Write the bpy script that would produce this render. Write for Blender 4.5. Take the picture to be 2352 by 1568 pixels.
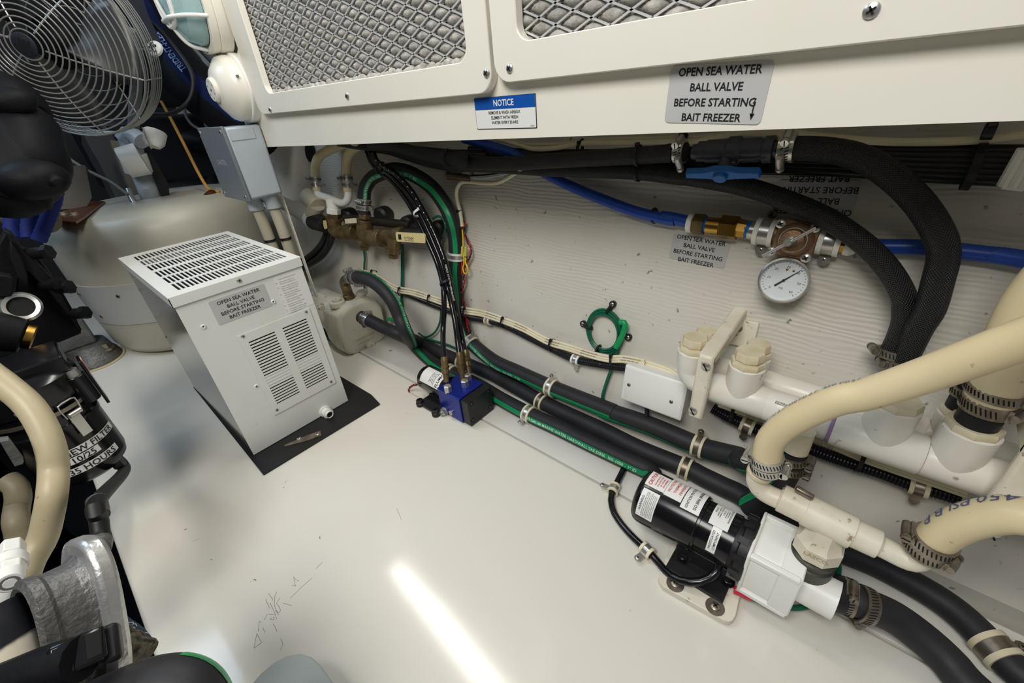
import bpy, bmesh, math, random
from mathutils import Vector as V, Matrix
random.seed(7)
for o in list(bpy.data.objects): bpy.data.objects.remove(o)
SC=bpy.context.scene; COL=SC.collection
# ---------------- camera (wide lens, 0.6 m above the deck) ----------------
FPX=970.0; CX,CY=1176.0,784.0; C0=V((0,0,.6))
AY=V((-60-CX,325-CY,FPX)).normalized()
DN=V((1281-CX,2359-CY,FPX)); DN=(DN-AY*DN.dot(AY)).normalized()
AZ=-DN; AX=AY.cross(AZ)
def c2w(v): v=V(v); return V((AX.dot(v),AY.dot(v),AZ.dot(v)))
RIGHT,DOWN,FWD=c2w((1,0,0)),c2w((0,1,0)),c2w((0,0,1))
cam=bpy.data.objects.new('camera',bpy.data.cameras.new('camera')); COL.objects.link(cam)
cam.data.sensor_width=36; cam.data.lens=FPX/2352*36; cam.data.clip_start=.02
m=Matrix((RIGHT,-DOWN,-FWD)).transposed().to_4x4(); m.translation=C0; cam.matrix_world=m
SC.camera=cam
# ---------------- world, lights, exposure ----------------
SC.view_settings.view_transform='Standard'; SC.view_settings.look='None'
SC.view_settings.gamma=1; SC.view_settings.use_curve_mapping=False; SC.view_settings.exposure=0.0
w=bpy.data.worlds.new('room_fill'); SC.world=w; w.use_nodes=True
w.node_tree.nodes['Background'].inputs[0].default_value=(.80,.86,1,1)
w.node_tree.nodes['Background'].inputs[1].default_value=.20
def area(name,loc,tgt,sx,sy,power,col,xdir=None):
    l=bpy.data.lights.new(name,'AREA'); l.shape='RECTANGLE'; l.size=sx; l.size_y=sy; l.energy=power; l.color=col
    o=bpy.data.objects.new(name,l); COL.objects.link(o)
    z=(V(loc)-V(tgt)).normalized(); x=V(xdir or (1,0,0)); x=(x-z*x.dot(z)).normalized(); y=z.cross(x)
    mm=Matrix((x,y,z)).transposed().to_4x4(); mm.translation=V(loc); o.matrix_world=mm; return o
area('ceiling_strip_light',(.405,.90,1.27),(.405,.90,0),.085,.80,4.8,(1,.965,.90),(1,-.09,0))
area('ceiling_panel_light',(-.52,.12,1.48),(.37,.42,.45),.5,.7,17.5,(1,.968,.915))
area('hatch_daylight',(-.5,1.75,1.75),(.4,1.1,.5),.6,.6,7.5,(.55,.76,1))
# ---------------- pixel -> point on a real plane ----------------
FR={'0':(0,0,1),'A':(0,0,.3061),'B':(0,440,.2679),'C':(0,800,.2806),'D':(0,1180,.2475),'E':(260,500,.3826),
'G':(600,300,.2552),'H':(680,580,.2678),'I':(1000,290,.2614),'J':(1500,280,.3622),'K':(1380,680,.2678),
'L':(1900,680,.306),'M':(1020,680,.2806),'N':(1360,1020,.2807),'O':(1680,980,.375),'Q':(400,0,.34)}
WX,WS=.573,.2                                    # hull side: x = WX + WS*z
WN=V((-1,0,WS)).normalized()                     # its inward normal
def ray(px,py): return c2w((px-CX,py-CY,FPX))
def hit(px,py,mode,val):
    r=ray(px,py)
    if mode=='f': return C0+r*((val-C0.z)/r.z)
    if mode=='x': return C0+r*((val-C0.x)/r.x)
    if mode=='y': return C0+r*((val-C0.y)/r.y)
    if mode=='w':
        p0=V((WX,0,0))+WN*val; return C0+r*((p0-C0).dot(WN)/r.dot(WN))
    return C0+r*(val/FPX)                        # 'd': depth in front of the lens
def pp(s):
    out=[]; fr=FR['0']; mode,val='d',1.0
    for t in s.split():
        if t[0]=='@': fr=FR[t[1]]
        elif t[0] in 'fxywd': mode,val=t[0],float(t[1:])
        else:
            k=t.split(':'); a,b=k[0].split(','); vv=val
            if len(k)>1:
                if k[1][0] in 'fxywd': mode,val=k[1][0],float(k[1][1:])
                else: val=float(k[1])
            out.append(hit(fr[0]+float(a)*fr[2],fr[1]+float(b)*fr[2],mode,val))
    return out
def p1(s): return pp(s)[0]
def zc(p): return (V(p)-C0).dot(FWD)
# ---------------- materials ----------------
def lin(c): return tuple(((x/255)/12.92 if x/255<=.04045 else ((x/255+.055)/1.055)**2.4) for x in c)+(1,)
MATS={}
def mat(name,c,rough=.5,metal=0,c2=None,scale=30,amt=.5,bump=0,bscale=80,coat=0,spots=None,spot_scale=60,spot_t=.68,emit=0,trans=0,braid=0,wave=None,alpha=1,ior=1.45):
    if name in MATS: return MATS[name]
    mt=bpy.data.materials.new(name); mt.use_nodes=True; nt=mt.node_tree; N=nt.nodes; L=nt.links; b=N['Principled BSDF']
    b.inputs['Base Color'].default_value=lin(c); b.inputs['Roughness'].default_value=rough; b.inputs['Metallic'].default_value=metal
    b.inputs['IOR'].default_value=ior
    if coat: b.inputs['Coat Weight'].default_value=coat; b.inputs['Coat Roughness'].default_value=.08
    if trans: b.inputs['Transmission Weight'].default_value=trans
    if alpha<1: b.inputs['Alpha'].default_value=alpha
    if emit: b.inputs['Emission Color'].default_value=lin(c); b.inputs['Emission Strength'].default_value=emit
    tc=N.new('ShaderNodeTexCoord'); col=None
    def noise(s,d=4):
        n=N.new('ShaderNodeTexNoise'); n.inputs['Scale'].default_value=s; n.inputs['Detail'].default_value=d
        L.new(tc.outputs['Object'],n.inputs['Vector']); return n
    def mixc(a,bc,fac):
        mx=N.new('ShaderNodeMix'); mx.data_type='RGBA'
        if isinstance(a,tuple): mx.inputs[6].default_value=a
        else: L.new(a,mx.inputs[6])
        mx.inputs[7].default_value=bc; L.new(fac,mx.inputs[0]); return mx.outputs[2]
    def ramp(src,a,bb,mx=1):
        r=N.new('ShaderNodeMapRange'); r.inputs[1].default_value=a; r.inputs[2].default_value=bb; r.inputs[4].default_value=mx
        L.new(src,r.inputs[0]); return r.outputs[0]
    if c2: col=mixc(lin(c),lin(c2),ramp(noise(scale).outputs[0],.35,.65,amt))
    if spots: col=mixc(col or lin(c),lin(spots),ramp(noise(spot_scale,6).outputs[0],spot_t,spot_t+.06,.8))
    if col: L.new(col,b.inputs['Base Color'])
    h=None
    if bump: h=(noise(bscale,3).outputs[0],bump)
    if wave:
        wv=N.new('ShaderNodeTexWave'); wv.bands_direction='Z'; wv.inputs['Scale'].default_value=wave[0]; wv.inputs['Distortion'].default_value=wave[1]
        wv.inputs['Detail'].default_value=3; wv.inputs['Detail Scale'].default_value=.6
        mpg=N.new('ShaderNodeMapping'); mpg.inputs['Scale'].default_value=(1,.35,1); L.new(tc.outputs['Object'],mpg.inputs[0]); L.new(mpg.outputs[0],wv.inputs['Vector'])
        mm=N.new('ShaderNodeMath'); mm.operation='MULTIPLY'; L.new(wv.outputs['Fac'],mm.inputs[0]); L.new(ramp(noise(5,2).outputs[0],.38,.55),mm.inputs[1]); sp=N.new('ShaderNodeSeparateXYZ'); L.new(tc.outputs['Object'],sp.inputs[0]); m2=N.new('ShaderNodeMath'); m2.operation='MULTIPLY'; L.new(mm.outputs[0],m2.inputs[0]); L.new(ramp(sp.outputs['Z'],.20,.30),m2.inputs[1]); h=(m2.outputs[0],wave[2])
    if braid:
        uv=N.new('ShaderNodeUVMap'); hs=[]
        for s in (1,-1):
            mp=N.new('ShaderNodeMapping'); mp.inputs['Rotation'].default_value=(0,0,s*.85); L.new(uv.outputs[0],mp.inputs[0])
            wv=N.new('ShaderNodeTexWave'); wv.inputs['Scale'].default_value=braid; L.new(mp.outputs[0],wv.inputs['Vector']); hs.append(wv.outputs['Fac'])
        mm=N.new('ShaderNodeMath'); mm.operation='MULTIPLY'; L.new(hs[0],mm.inputs[0]); L.new(hs[1],mm.inputs[1]); h=(mm.outputs[0],.65)
    if h:
        bp=N.new('ShaderNodeBump'); bp.inputs['Strength'].default_value=h[1]; bp.inputs['Distance'].default_value=.002
        L.new(h[0],bp.inputs['Height']); L.new(bp.outputs[0],b.inputs['Normal'])
    MATS[name]=mt; return mt
gel=mat('deck_gelcoat',(220,217,206),.11,c2=(219,215,203),scale=4,spots=(140,135,125),spot_scale=55,spot_t=.735)
gel2=mat('flange_gelcoat',(222,220,213),.3,c2=(212,209,200),scale=8,spots=(120,110,90),spot_scale=40,spot_t=.70)
hull=mat('hull_gelcoat',(212,208,197),.42,c2=(200,195,182),scale=5,spots=(120,104,80),spot_scale=85,spot_t=.675,wave=(48,10,.26))
cream=mat('cream_gelcoat',(237,233,220),.26,c2=(232,228,213),scale=6)
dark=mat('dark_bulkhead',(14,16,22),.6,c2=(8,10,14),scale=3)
bilge=mat('bilge_black',(12,13,15),.7)
white=mat('white_powdercoat',(226,227,222),.3,c2=(219,219,210),scale=12,spots=(150,145,130),spot_scale=45,spot_t=.72)
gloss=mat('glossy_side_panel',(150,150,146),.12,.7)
pvc=mat('white_pvc',(230,227,217),.32,c2=(222,217,203),scale=20,spots=(150,135,105),spot_scale=65,spot_t=.68)
pvcb=mat('weathered_pvc',(230,224,206),.4,c2=(216,205,180),scale=25,amt=.8,spots=(120,100,70),spot_scale=90,spot_t=.64)
yel=mat('yellowed_plastic',(222,212,184),.45,c2=(206,190,150),scale=40,amt=.8)
nylon=mat('white_nylon',(238,238,232),.35)
paintw=mat('cream_cast_paint',(226,221,204),.35,c2=(208,201,178),scale=14,amt=.7,spots=(110,92,60),spot_scale=55,spot_t=.67,bump=.15,bscale=120)
grayw=mat('grey_plastic',(176,184,190),.4,c2=(170,178,184),scale=10)
grayd=mat('grey_lid',(112,118,124),.42)
rub=mat('black_rubber',(40,40,43),.55,c2=(50,50,52),scale=30,bump=.1,bscale=300,ior=1.38)
rubg=mat('black_gloss_plastic',(20,20,23),.18)
rubm=mat('black_matte',(24,24,26),.5)
loom=mat('black_loom',(26,26,30),.32)
braid=mat('braided_rubber',(26,26,28),.38,braid=150)
green=mat('green_stripe',(18,142,88),.4,c2=(22,120,76),scale=20)
greend=mat('green_wire',(14,92,66),.3)
greenb=mat('bright_green_heatshrink',(10,150,84),.35)
ptext=mat('stripe_print',(190,225,205),.5)
ink=mat('black_ink',(28,28,30),.5)
inkg=mat('grey_ink',(110,108,104),.5)
blueink=mat('faded_blue_ink',(84,88,130),.6)
redink=mat('red_ink',(196,40,48),.5)
labg=mat('silver_label',(192,192,190),.42,c2=(180,180,178),scale=15)
labw=mat('white_label',(232,232,228),.4)
bluel=mat('notice_blue',(20,82,168),.4)
steel=mat('stainless_steel',(206,204,198),.30,.82,c2=(176,172,164),scale=40)
steeld=mat('tarnished_steel',(158,150,138),.38,.85,c2=(112,100,82),scale=60,amt=.8)
holem=mat('dark_hole',(8,8,9),.8)
brass=mat('brass',(190,148,72),.28,1,c2=(140,104,50),scale=40)
brassc=mat('brass_cap_plate',(205,165,80),.32,1)
bronze=mat('aged_bronze',(136,116,80),.38,.6,c2=(92,78,54),scale=35,amt=.9,bump=.2,bscale=150)
regb=mat('regulator_bronze',(150,118,88),.45,.55,c2=(118,92,68),scale=60,bump=.2,bscale=300)
bluep=mat('blue_pex',(34,76,170),.35,c2=(28,66,155),scale=12)
bluet=mat('blue_handle',(18,98,176),.4)
anod=mat('anodised_blue',(26,44,140),.26,.45)
blk=mat('black_anodised',(30,30,33),.38,.2)
cable=mat('cream_cable',(232,222,192),.4,c2=(222,210,176),scale=30)
beige=mat('beige_hose',(222,206,166),.36,c2=(208,190,148),scale=9,amt=.7,spots=(120,100,70),spot_scale=80,spot_t=.69)
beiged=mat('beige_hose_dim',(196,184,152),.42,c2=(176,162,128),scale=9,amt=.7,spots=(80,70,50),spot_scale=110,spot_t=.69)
redw=mat('red_wire',(196,34,40),.35); yelw=mat('yellow_wire',(226,196,28),.35)
redc=mat('red_crimp',(206,40,66),.3)
felt=mat('filter_felt',(186,182,174),.95,c2=(140,136,130),scale=90,amt=.9,bump=.5,bscale=500)
alu=mat('expanded_metal',(214,214,212),.38,.35)
tankm=mat('tank_polyethylene',(190,186,170),.38,c2=(180,176,160),scale=5)
tankb=mat('tank_band',(188,188,184),.25)
iron=mat('black_engine_paint',(13,14,17),.58,c2=(20,21,24),scale=18,bump=.3,bscale=90,ior=1.28)
ironb=mat('blue_black_paint',(15,18,26),.5,c2=(11,13,19),scale=8)
castg=mat('grey_casting',(120,120,118),.5,.6,c2=(86,86,84),scale=50,bump=.8,bscale=220)
foil=mat('silver_painted_casting',(206,206,204),.3,.7,c2=(180,180,182),scale=30,bump=.4,bscale=130)
copper=mat('copper_plate',(132,76,46),.35,.8,c2=(92,52,34),scale=25)
strapb=mat('blue_strap',(26,44,120),.7)
glass=mat('ribbed_glass',(196,232,234),.12,trans=.45)
clearp=mat('clear_gauge_glass',(240,245,245),.03,trans=1)
gface=mat('gauge_face',(216,222,224),.45)
bulbm=mat('lamp_diffuser',(240,225,150),.5)
wireg=mat('fan_wire_chrome',(176,176,170),.35,.6)
blade=mat('fan_blade_aluminium',(92,92,90),.4,.8)
rope=mat('amber_rod',(186,138,62),.4)
tgrey=mat('grey_foam',(160,166,162),.6)
# ---------------- mesh building ----------------
ORG={}
def fr(o,z,x=None):
    z=V(z).normalized(); x=V(x) if x is not None else (V((0,0,1)) if abs(z.z)<.9 else V((1,0,0)))
    x=(x-z*x.dot(z)).normalized(); y=z.cross(x)
    mm=Matrix((x,y,z)).transposed().to_4x4(); mm.translation=V(o); return mm
def rrect(w,h,r,n=5,cx=0,cy=0):
    o=[]
    for (sx,sy,a0) in ((1,1,0),(-1,1,90),(-1,-1,180),(1,-1,270)):
        for i in range(n+1):
            a=math.radians(a0+90*i/n); o.append((cx+sx*(w/2-r)+r*math.cos(a),cy+sy*(h/2-r)+r*math.sin(a)))
    return o
def circ(r,n=24,cx=0,cy=0): return [(cx+r*math.cos(2*math.pi*i/n),cy+r*math.sin(2*math.pi*i/n)) for i in range(n)]
def spline(P,sub=14):
    P=[V(p) for p in P]
    if len(P)<3: return [P[0].lerp(P[1],i/8) for i in range(9)]
    Q=[P[0]*2-P[1]]+P+[P[-1]*2-P[-2]]; o=[]
    for i in range(1,len(Q)-2):
        a,b,c,d=Q[i-1:i+3]
        for k in range(sub):
            t=k/sub; o.append(.5*((2*b)+(c-a)*t+(2*a-5*b+4*c-d)*t*t+(3*b-a-3*c+d)*t*t*t))
    o.append(P[-1]); return o
def resamp(pts,step):
    S=[0]
    for a,b in zip(pts,pts[1:]): S.append(S[-1]+(b-a).length)
    n=max(2,int(S[-1]/step)); o=[]; j=0
    for i in range(n+1):
        s=S[-1]*i/n
        while j<len(S)-2 and S[j+1]<s: j+=1
        o.append(pts[j].lerp(pts[j+1],(s-S[j])/max(1e-9,S[j+1]-S[j])))
    return o
TXT={}
def text_geo(s,bold=0):
    if (s,bold) in TXT: return TXT[(s,bold)]
    cu=bpy.data.curves.new('t','FONT'); cu.body=s; cu.size=1; cu.resolution_u=2; cu.offset=bold
    o=bpy.data.objects.new('t',cu); COL.objects.link(o); dg=bpy.context.evaluated_depsgraph_get(); dg.update()
    me=o.evaluated_get(dg).to_mesh(); vs=[tuple(v.co[:2]) for v in me.vertices]; fs=[tuple(p.vertices) for p in me.polygons]
    o.evaluated_get(dg).to_mesh_clear(); bpy.data.objects.remove(o); bpy.data.curves.remove(cu)
    w=max([v[0] for v in vs] or [0]); TXT[(s,bold)]=(vs,fs,w); return TXT[(s,bold)]
class MB:
    def __init__(s): s.v=[]; s.f=[]; s.mi=0; s.m=[]; s.uv={}
    def add(s,vs,fs,M=None):
        k=len(s.v)
        for v in vs: s.v.append(M@V(v) if M is not None else V(v))
        for f in fs: s.f.append(tuple(i+k for i in f)); s.m.append(s.mi)
        return s
    def box(s,lx,ly,lz,M=None,c=(0,0,0)):
        vs=[(c[0]+x*lx/2,c[1]+y*ly/2,c[2]+z*lz/2) for z in (-1,1) for y in (-1,1) for x in (-1,1)]
        return s.add(vs,[(0,2,3,1),(4,5,7,6),(0,1,5,4),(2,6,7,3),(0,4,6,2),(1,3,7,5)],M)
    def bx(s,a,b,M=None):
        return s.box(abs(b[0]-a[0]),abs(b[1]-a[1]),abs(b[2]-a[2]),M,tuple((p+q)/2 for p,q in zip(a,b)))
    def prism(s,poly,z0,z1,M=None,poly2=None):
        n=len(poly); q=poly2 or poly
        return s.add([(x,y,z0) for x,y in poly]+[(x,y,z1) for x,y in q],
          [tuple(reversed(range(n))),tuple(range(n,2*n))]+[(i,(i+1)%n,n+(i+1)%n,n+i) for i in range(n)],M)
    def ringplate(s,outer,inner,z0,z1,M=None):   # same vertex count
        n=len(outer); vs=[(x,y,z) for z in (z0,z1) for p in (outer,inner) for x,y in p]; fs=[]
        for i in range(n):
            j=(i+1)%n
            fs+=[(i,n+i,n+j,j),(2*n+i,2*n+j,3*n+j,3*n+i),(i,j,2*n+j,2*n+i),(n+i,3*n+i,3*n+j,n+j)]
        return s.add(vs,fs,M)
    def lathe(s,prof,M=None,n=24):
        vs=[];fs=[];rows=[]
        for r,z in prof:
            if r<1e-7: rows.append([len(vs)]); vs.append((0,0,z))
            else:
                rows.append(list(range(len(vs),len(vs)+n))); vs+=[(r*math.cos(2*math.pi*i/n),r*math.sin(2*math.pi*i/n),z) for i in range(n)]
        for a,b in zip(rows,rows[1:]):
            for i in range(n):
                j=(i+1)%n
                if len(a)==1 and len(b)==1: break
                if len(a)==1: fs.append((a[0],b[j],b[i]))
                elif len(b)==1: fs.append((a[i],a[j],b[0]))
                else: fs.append((a[i],a[j],b[j],b[i]))
        return s.add(vs,fs,M)
    def cyl(s,a,b,r0,r1=None,n=20,x=None):
        a,b=V(a),V(b); r1=r0 if r1 is None else r1; L=(b-a).length
        return s.lathe([(0,0),(r0,0),(r1,L),(0,L)],fr(a,b-a,x),n)
    def sphere(s,c,r,sc=(1,1,1),n=16,M=None):
        pr=[(r*math.sin(math.pi*i/(n//2)),-r*math.cos(math.pi*i/(n//2))) for i in range(n//2+1)]; pr[0]=(0,-r); pr[-1]=(0,r)
        MM=(M if M is not None else Matrix.Translation(V(c)))@Matrix.Diagonal((sc[0],sc[1],sc[2],1)); return s.lathe(pr,MM,n)
    def tube(s,pts,r,n=14,cap=True,sx=1):
        pts=[V(p) for p in pts]; k0=len(s.v); m_=len(pts); T=[]
        for i in range(m_): T.append((pts[min(i+1,m_-1)]-pts[max(i-1,0)]).normalized())
        N=T[0].orthogonal().normalized(); S=0
        for i in range(m_):
            N=(N-T[i]*N.dot(T[i])).normalized(); B=T[i].cross(N); rr=r(i/(m_-1),i) if callable(r) else r
            if i: S+=(pts[i]-pts[i-1]).length
            for k in range(n):
                a=2*math.pi*k/n; s.v.append(pts[i]+(N*math.cos(a)+B*math.sin(a))*rr)
        S=0
        for i in range(m_-1):
            L=(pts[i+1]-pts[i]).length
            for k in range(n):
                j=(k+1)%n; rr=r if not callable(r) else r(0,0); c=2*math.pi*rr/n
                s.uv[len(s.f)]=((S,k*c),(S,(k+1)*c),(S+L,(k+1)*c),(S+L,k*c))
                s.f.append((k0+i*n+k,k0+i*n+j,k0+(i+1)*n+j,k0+(i+1)*n+k)); s.m.append(s.mi)
            S+=L
        if cap:
            s.f.append(tuple(reversed(range(k0,k0+n)))); s.m.append(s.mi)
            e=k0+(m_-1)*n; s.f.append(tuple(range(e,e+n))); s.m.append(s.mi)
        return s
    def torus(s,M,R,r,n=32,k=8,a0=0,a1=360,sq=1):
        full=a1-a0>=360; pts=[M@V((R*math.cos(math.radians(a0+(a1-a0)*i/n)),sq*R*math.sin(math.radians(a0+(a1-a0)*i/n)),0)) for i in range(n+1)]
        return s.tube(pts,r,k,cap=not full)
    def text(s,t,M,size,al='C',x=0,y=0,bold=0,sx=1):
        vs,fs,w=text_geo(t,bold); ox={'C':-w/2,'L':0,'R':-w}[al]
        return s.add([((vx+ox)*size*sx+x,vy*size+y,0) for vx,vy in vs],fs,M)
    def build(s,name,mats,parent=None,sharp=38,bev=0,label=None,stuff=False):
        if not isinstance(mats,(list,tuple)): mats=[mats]
        r=parent
        while r is not None and r.parent is not None: r=r.parent
        off=ORG.get(r.name,V((0,0,0))) if r is not None else V((0,0,0))
        me=bpy.data.meshes.new(name); me.from_pydata([v-off for v in s.v],[],s.f)
        for mm in mats: me.materials.append(mm)
        me.polygons.foreach_set('material_index',s.m); me.polygons.foreach_set('use_smooth',[True]*len(s.f))
        if s.uv:
            ul=me.uv_layers.new(name='UVMap')
            for fi,q in s.uv.items():
                for li,c in zip(me.polygons[fi].loop_indices,q): ul.data[li].uv=c
        me.update(); me.set_sharp_from_angle(angle=math.radians(sharp))
        o=bpy.data.objects.new(name,me); COL.objects.link(o)
        if parent is not None: o.parent=parent
        if bev:
            b=o.modifiers.new('bevel','BEVEL'); b.width=bev; b.segments=2; b.limit_method='ANGLE'; b.angle_limit=math.radians(40); b.harden_normals=False
        if label: o['label']=label
        if stuff: o['kind']='stuff'
        return o
def thing(name,label,cat,loc,group=None):
    o=bpy.data.objects.new(name,None); COL.objects.link(o); o.location=V(loc); o.empty_display_size=.02
    o['label']=label; o['category']=cat
    if group: o['group']=group
    ORG[o.name]=V(loc); return o
def struct(mb,name,mats,**k):
    o=mb.build(name,mats,**k); o['kind']='structure'; return o
def solo(mb,name,mats,label,cat,group=None,**k):
    o=mb.build(name,mats,**k); o['label']=label; o['category']=cat
    if group: o['group']=group
    return o
def screw(parent,p,n,r,mt=None,name='screw',slot=False,hexh=False,washer=0):
    M=fr(p,n,V((.3,.5,.8))); mb=MB()
    if washer: mb.lathe([(0,0),(washer,0),(washer,.0009),(0,.0011)],M,20); M=M@Matrix.Translation((0,0,.0008))
    if hexh: mb.lathe([(0,0),(r,0),(r,r*.75),(r*.85,r*.85),(0,r*.85)],M,6); top=r*.86
    else: mb.lathe([(0,0),(r,0),(r*.93,r*.25),(r*.6,r*.45),(0,r*.52)],M,18); top=r*.5
    mb.mi=1; mb.box(r*(1.7 if slot else 1.05),r*.24,r*.16,M,(0,0,top))
    if not slot and not hexh: mb.box(r*.24,r*1.05,r*.16,M,(0,0,top))
    return mb.build(name,[mt or steel,holem],parent)
def clamp(parent,p,T,r,up,w=.013,mt=None,side=1):
    mt=mt or steel; M=fr(p,T,up); r=r+.0012
    mb=MB().ringplate(circ(r+.0009,36),circ(r-.0012,36),-w/2,w/2,M); mb.mi=1
    n=int(2*math.pi*r/.0032)
    for i in range(n):
        a=2*math.pi*i/n
        if math.cos(a)>.75: continue
        mb.box(.0004,.0011,w*.56,M@Matrix.Rotation(a,4,'Z')@Matrix.Translation((r+.001,0,0))@Matrix.Rotation(.35,4,'X'))
    b=mb.build('hose_clamp',[mt,holem],parent)
    hd=.011; MM=M@Matrix.Translation((r+.0035,0,0))
    h=MB(); h.lathe([(0,-hd*.75),(.0042,-hd*.75),(.0046,-hd*.3),(.0046,hd*.3),(.0042,hd*.75),(0,hd*.75)],MM@Matrix.Rotation(math.pi/2,4,'X'),12)
    h.box(.003,hd*1.5,w*.95,MM,(-.003,0,0)); h.build('screw_housing',mt,b)
    s=MB(); S2=MM@Matrix.Rotation(-side*math.pi/2,4,'X')@Matrix.Translation((0,0,hd*.75))
    s.lathe([(0,-.001),(.0028,-.001),(.0028,.002),(.0046,.002),(.0048,.003),(.0044,.0062),(0,.0064)],S2,12); s.mi=1; s.box(.007,.0012,.0006,S2,(0,0,.0064))
    s.build('clamp_screw',[mt,holem],b); return b
def pclip(p,T,r,tab,n,label,cat='clamp',group='cushioned clamps holding the hoses and looms',w=.013,mt=None,cush=None,L=.015,black=False):
    p=V(p); t=thing('cushioned_clamp',label,cat,p-V(n)*r,group); mt=mt or steel; cush=cush or cable
    M=fr(p,T,tab); r=r+.0005
    c=MB()
    for s in (-1,1): c.ringplate(circ(r+.0028,32),circ(r-.0002,32),s*w/2-(w*.16),s*w/2+(w*.16),M)
    c.ringplate(circ(r+.001,32),circ(r,32),-w/2,w/2,M); c.build('rubber_cushion',cush,t)
    b=MB().ringplate(circ(r+.002,32),circ(r+.0005,32),-w*.32,w*.32,M)
    tab=V(tab); tab=(tab-V(T).normalized()*tab.dot(V(T).normalized())).normalized(); nn=V(n).normalized()
    base=p+tab*(r+.002); TM=fr(base,nn,tab)
    tb=[(-.002,-w*.34),(L*.7,-w*.34)]+[(L*.7+w*.4*math.sin(a),-w*.4*math.cos(a)) for a in [math.pi*i/6 for i in range(7)]]+[(L*.7,w*.34),(-.002,w*.34)]
    b.prism(tb,-.0006,.0006,TM); b.build('band',mt,t)
    screw(t,base+tab*L*.72+nn*.0006,nn,.0034,mt); return t
def tie(parent,p,T,r,hd,w=.0035,mt=None,tail=0):
    M=fr(p,T,hd); mb=MB().ringplate(circ(r+.0012,24),circ(r,24),-w/2,w/2,M); mb.box(.004,.005,.0055,M,(r+.002,0,0))
    if tail: mb.box(.0011,tail,w*.9,M,(r+.002,tail/2,0))
    return mb.build('cable_tie',mt or rubm,parent)
def frames(pts,alpha):
    """per point: tangent, and direction toward the room turned by alpha degrees round the tube"""
    n=len(pts); o=[]; S=0
    for i,p in enumerate(pts):
        T=(pts[min(i+1,n-1)]-pts[max(i-1,0)]).normalized(); t=i/(n-1)
        for (t0,a0),(t1,a1) in zip(alpha,alpha[1:]):
            if t<=t1: break
        a=a0+(a1-a0)*min(1,max(0,(t-t0)/max(1e-6,t1-t0)))
        c=(C0-p); c=(c-T*c.dot(T)).normalized(); s_=T.cross(c)
        a=math.radians(a); o.append((T,c*math.cos(a)+s_*math.sin(a)))
        if i: S+=(p-pts[i-1]).length
    return o,S
def stripe(parent,pts,r,alpha,wid,mt=None,t0=0,t1=1,name='stripe'):
    fs,_=frames(pts,alpha); mb=MB(); vs=[];q=[]; k=5; n=len(pts); a,b=int(t0*(n-1)),int(t1*(n-1))
    for i in range(a,b+1):
        T,N=fs[i]; B=T.cross(N)
        for j in range(k+1):
            ph=(j/k-.5)*wid/r; vs.append(pts[i]+(N*math.cos(ph)+B*math.sin(ph))*(r+.0004))
    for i in range(b-a):
        for j in range(k): q.append((i*(k+1)+j,i*(k+1)+j+1,(i+1)*(k+1)+j+1,(i+1)*(k+1)+j))
    mb.add(vs,q); return mb.build(name,mt or green,parent)
def tube_text(parent,pts,r,alpha,s,t0,size,mt=None,rev=False,bold=.01,off=0,name='lettering',sx=1):
    vs,fs,w=text_geo(s,bold); fr_,S=frames(pts,alpha); L=[0]
    for a,b in zip(pts,pts[1:]): L.append(L[-1]+(b-a).length)
    out=[]; sg=-1 if rev else 1
    for x,y in vs:
        u=t0*S+sg*x*size*sx; v=(y-.35)*size*sg+off; u=min(max(u,0),S-1e-6); i=0
        lo,hi=0,len(L)-2
        while lo<hi:
            mid=(lo+hi+1)//2
            if L[mid]<=u: lo=mid
            else: hi=mid-1
        i=lo; k=(u-L[i])/max(1e-9,L[i+1]-L[i]); c=pts[i].lerp(pts[i+1],k)
        T=fr_[i][0].lerp(fr_[i+1][0],k).normalized(); N=fr_[i][1].lerp(fr_[i+1][1],k); N=(N-T*N.dot(T)).normalized(); B=N.cross(T)*1
        out.append(c+(N*math.cos(v/r)+B*math.sin(v/r))*(r+.0009))
    mb=MB().add(out,fs); return mb.build(name,mt or ptext,parent)
def flatlabel(parent,M,w,h,lines,base=labg,inkm=ink,size=None,lead=1.25,bold=.012,r=.003,name='label',al='C',th=.0004,sx=1):
    b=MB().prism(rrect(w,h,r,4),0,th,M).build(name,base,parent)
    n=len(lines); size=size or h/(n*lead+.4); t=MB()
    for i,l in enumerate(lines):
        y=((n-1)/2-i)*size*lead-size*.35
        if l: t.text(l,M@Matrix.Translation((0,0,th+.0003)),size,al,x={'C':0,'L':-w*.46,'R':w*.46}[al],y=y,bold=bold,sx=sx)
    t.build('lettering',inkm,b); return b
def quadM(a,b,c,n=None):
    """frame in a plane: origin mid, x from a to b, y toward up; returns M,w,h from three corners (top-left, top-right, bottom-left)"""
    a,b,c=V(a),V(b),V(c); x=(b-a); y=(a-c); z=x.cross(y).normalized(); w=x.length; h=y.length
    return fr((b+c)/2,z,x),w,h
# ================= THE SETTING =================
UP=V((0,0,1)); TOCAM=V((-1,0,0)); NEAR=V((0,-1,0))
mb=MB(); mb.bx((-.137,-.9,-.035),(.458,2.75,0)); struct(mb,'floor',gel,bev=.006)
mb=MB(); mb.bx((.4585,-.9,-.035),(.62,2.75,.0008)); struct(mb,'floor.001',gel2,bev=.0008)
mb=MB(); mb.bx((-1.6,-.9,-.62),(.3,2.75,-.6)); struct(mb,'floor.002',bilge)
mb=MB(); mb.bx((-.1,-.9,-.6),(-.085,2.75,-.03)); struct(mb,'wall_bilge',bilge)
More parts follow.
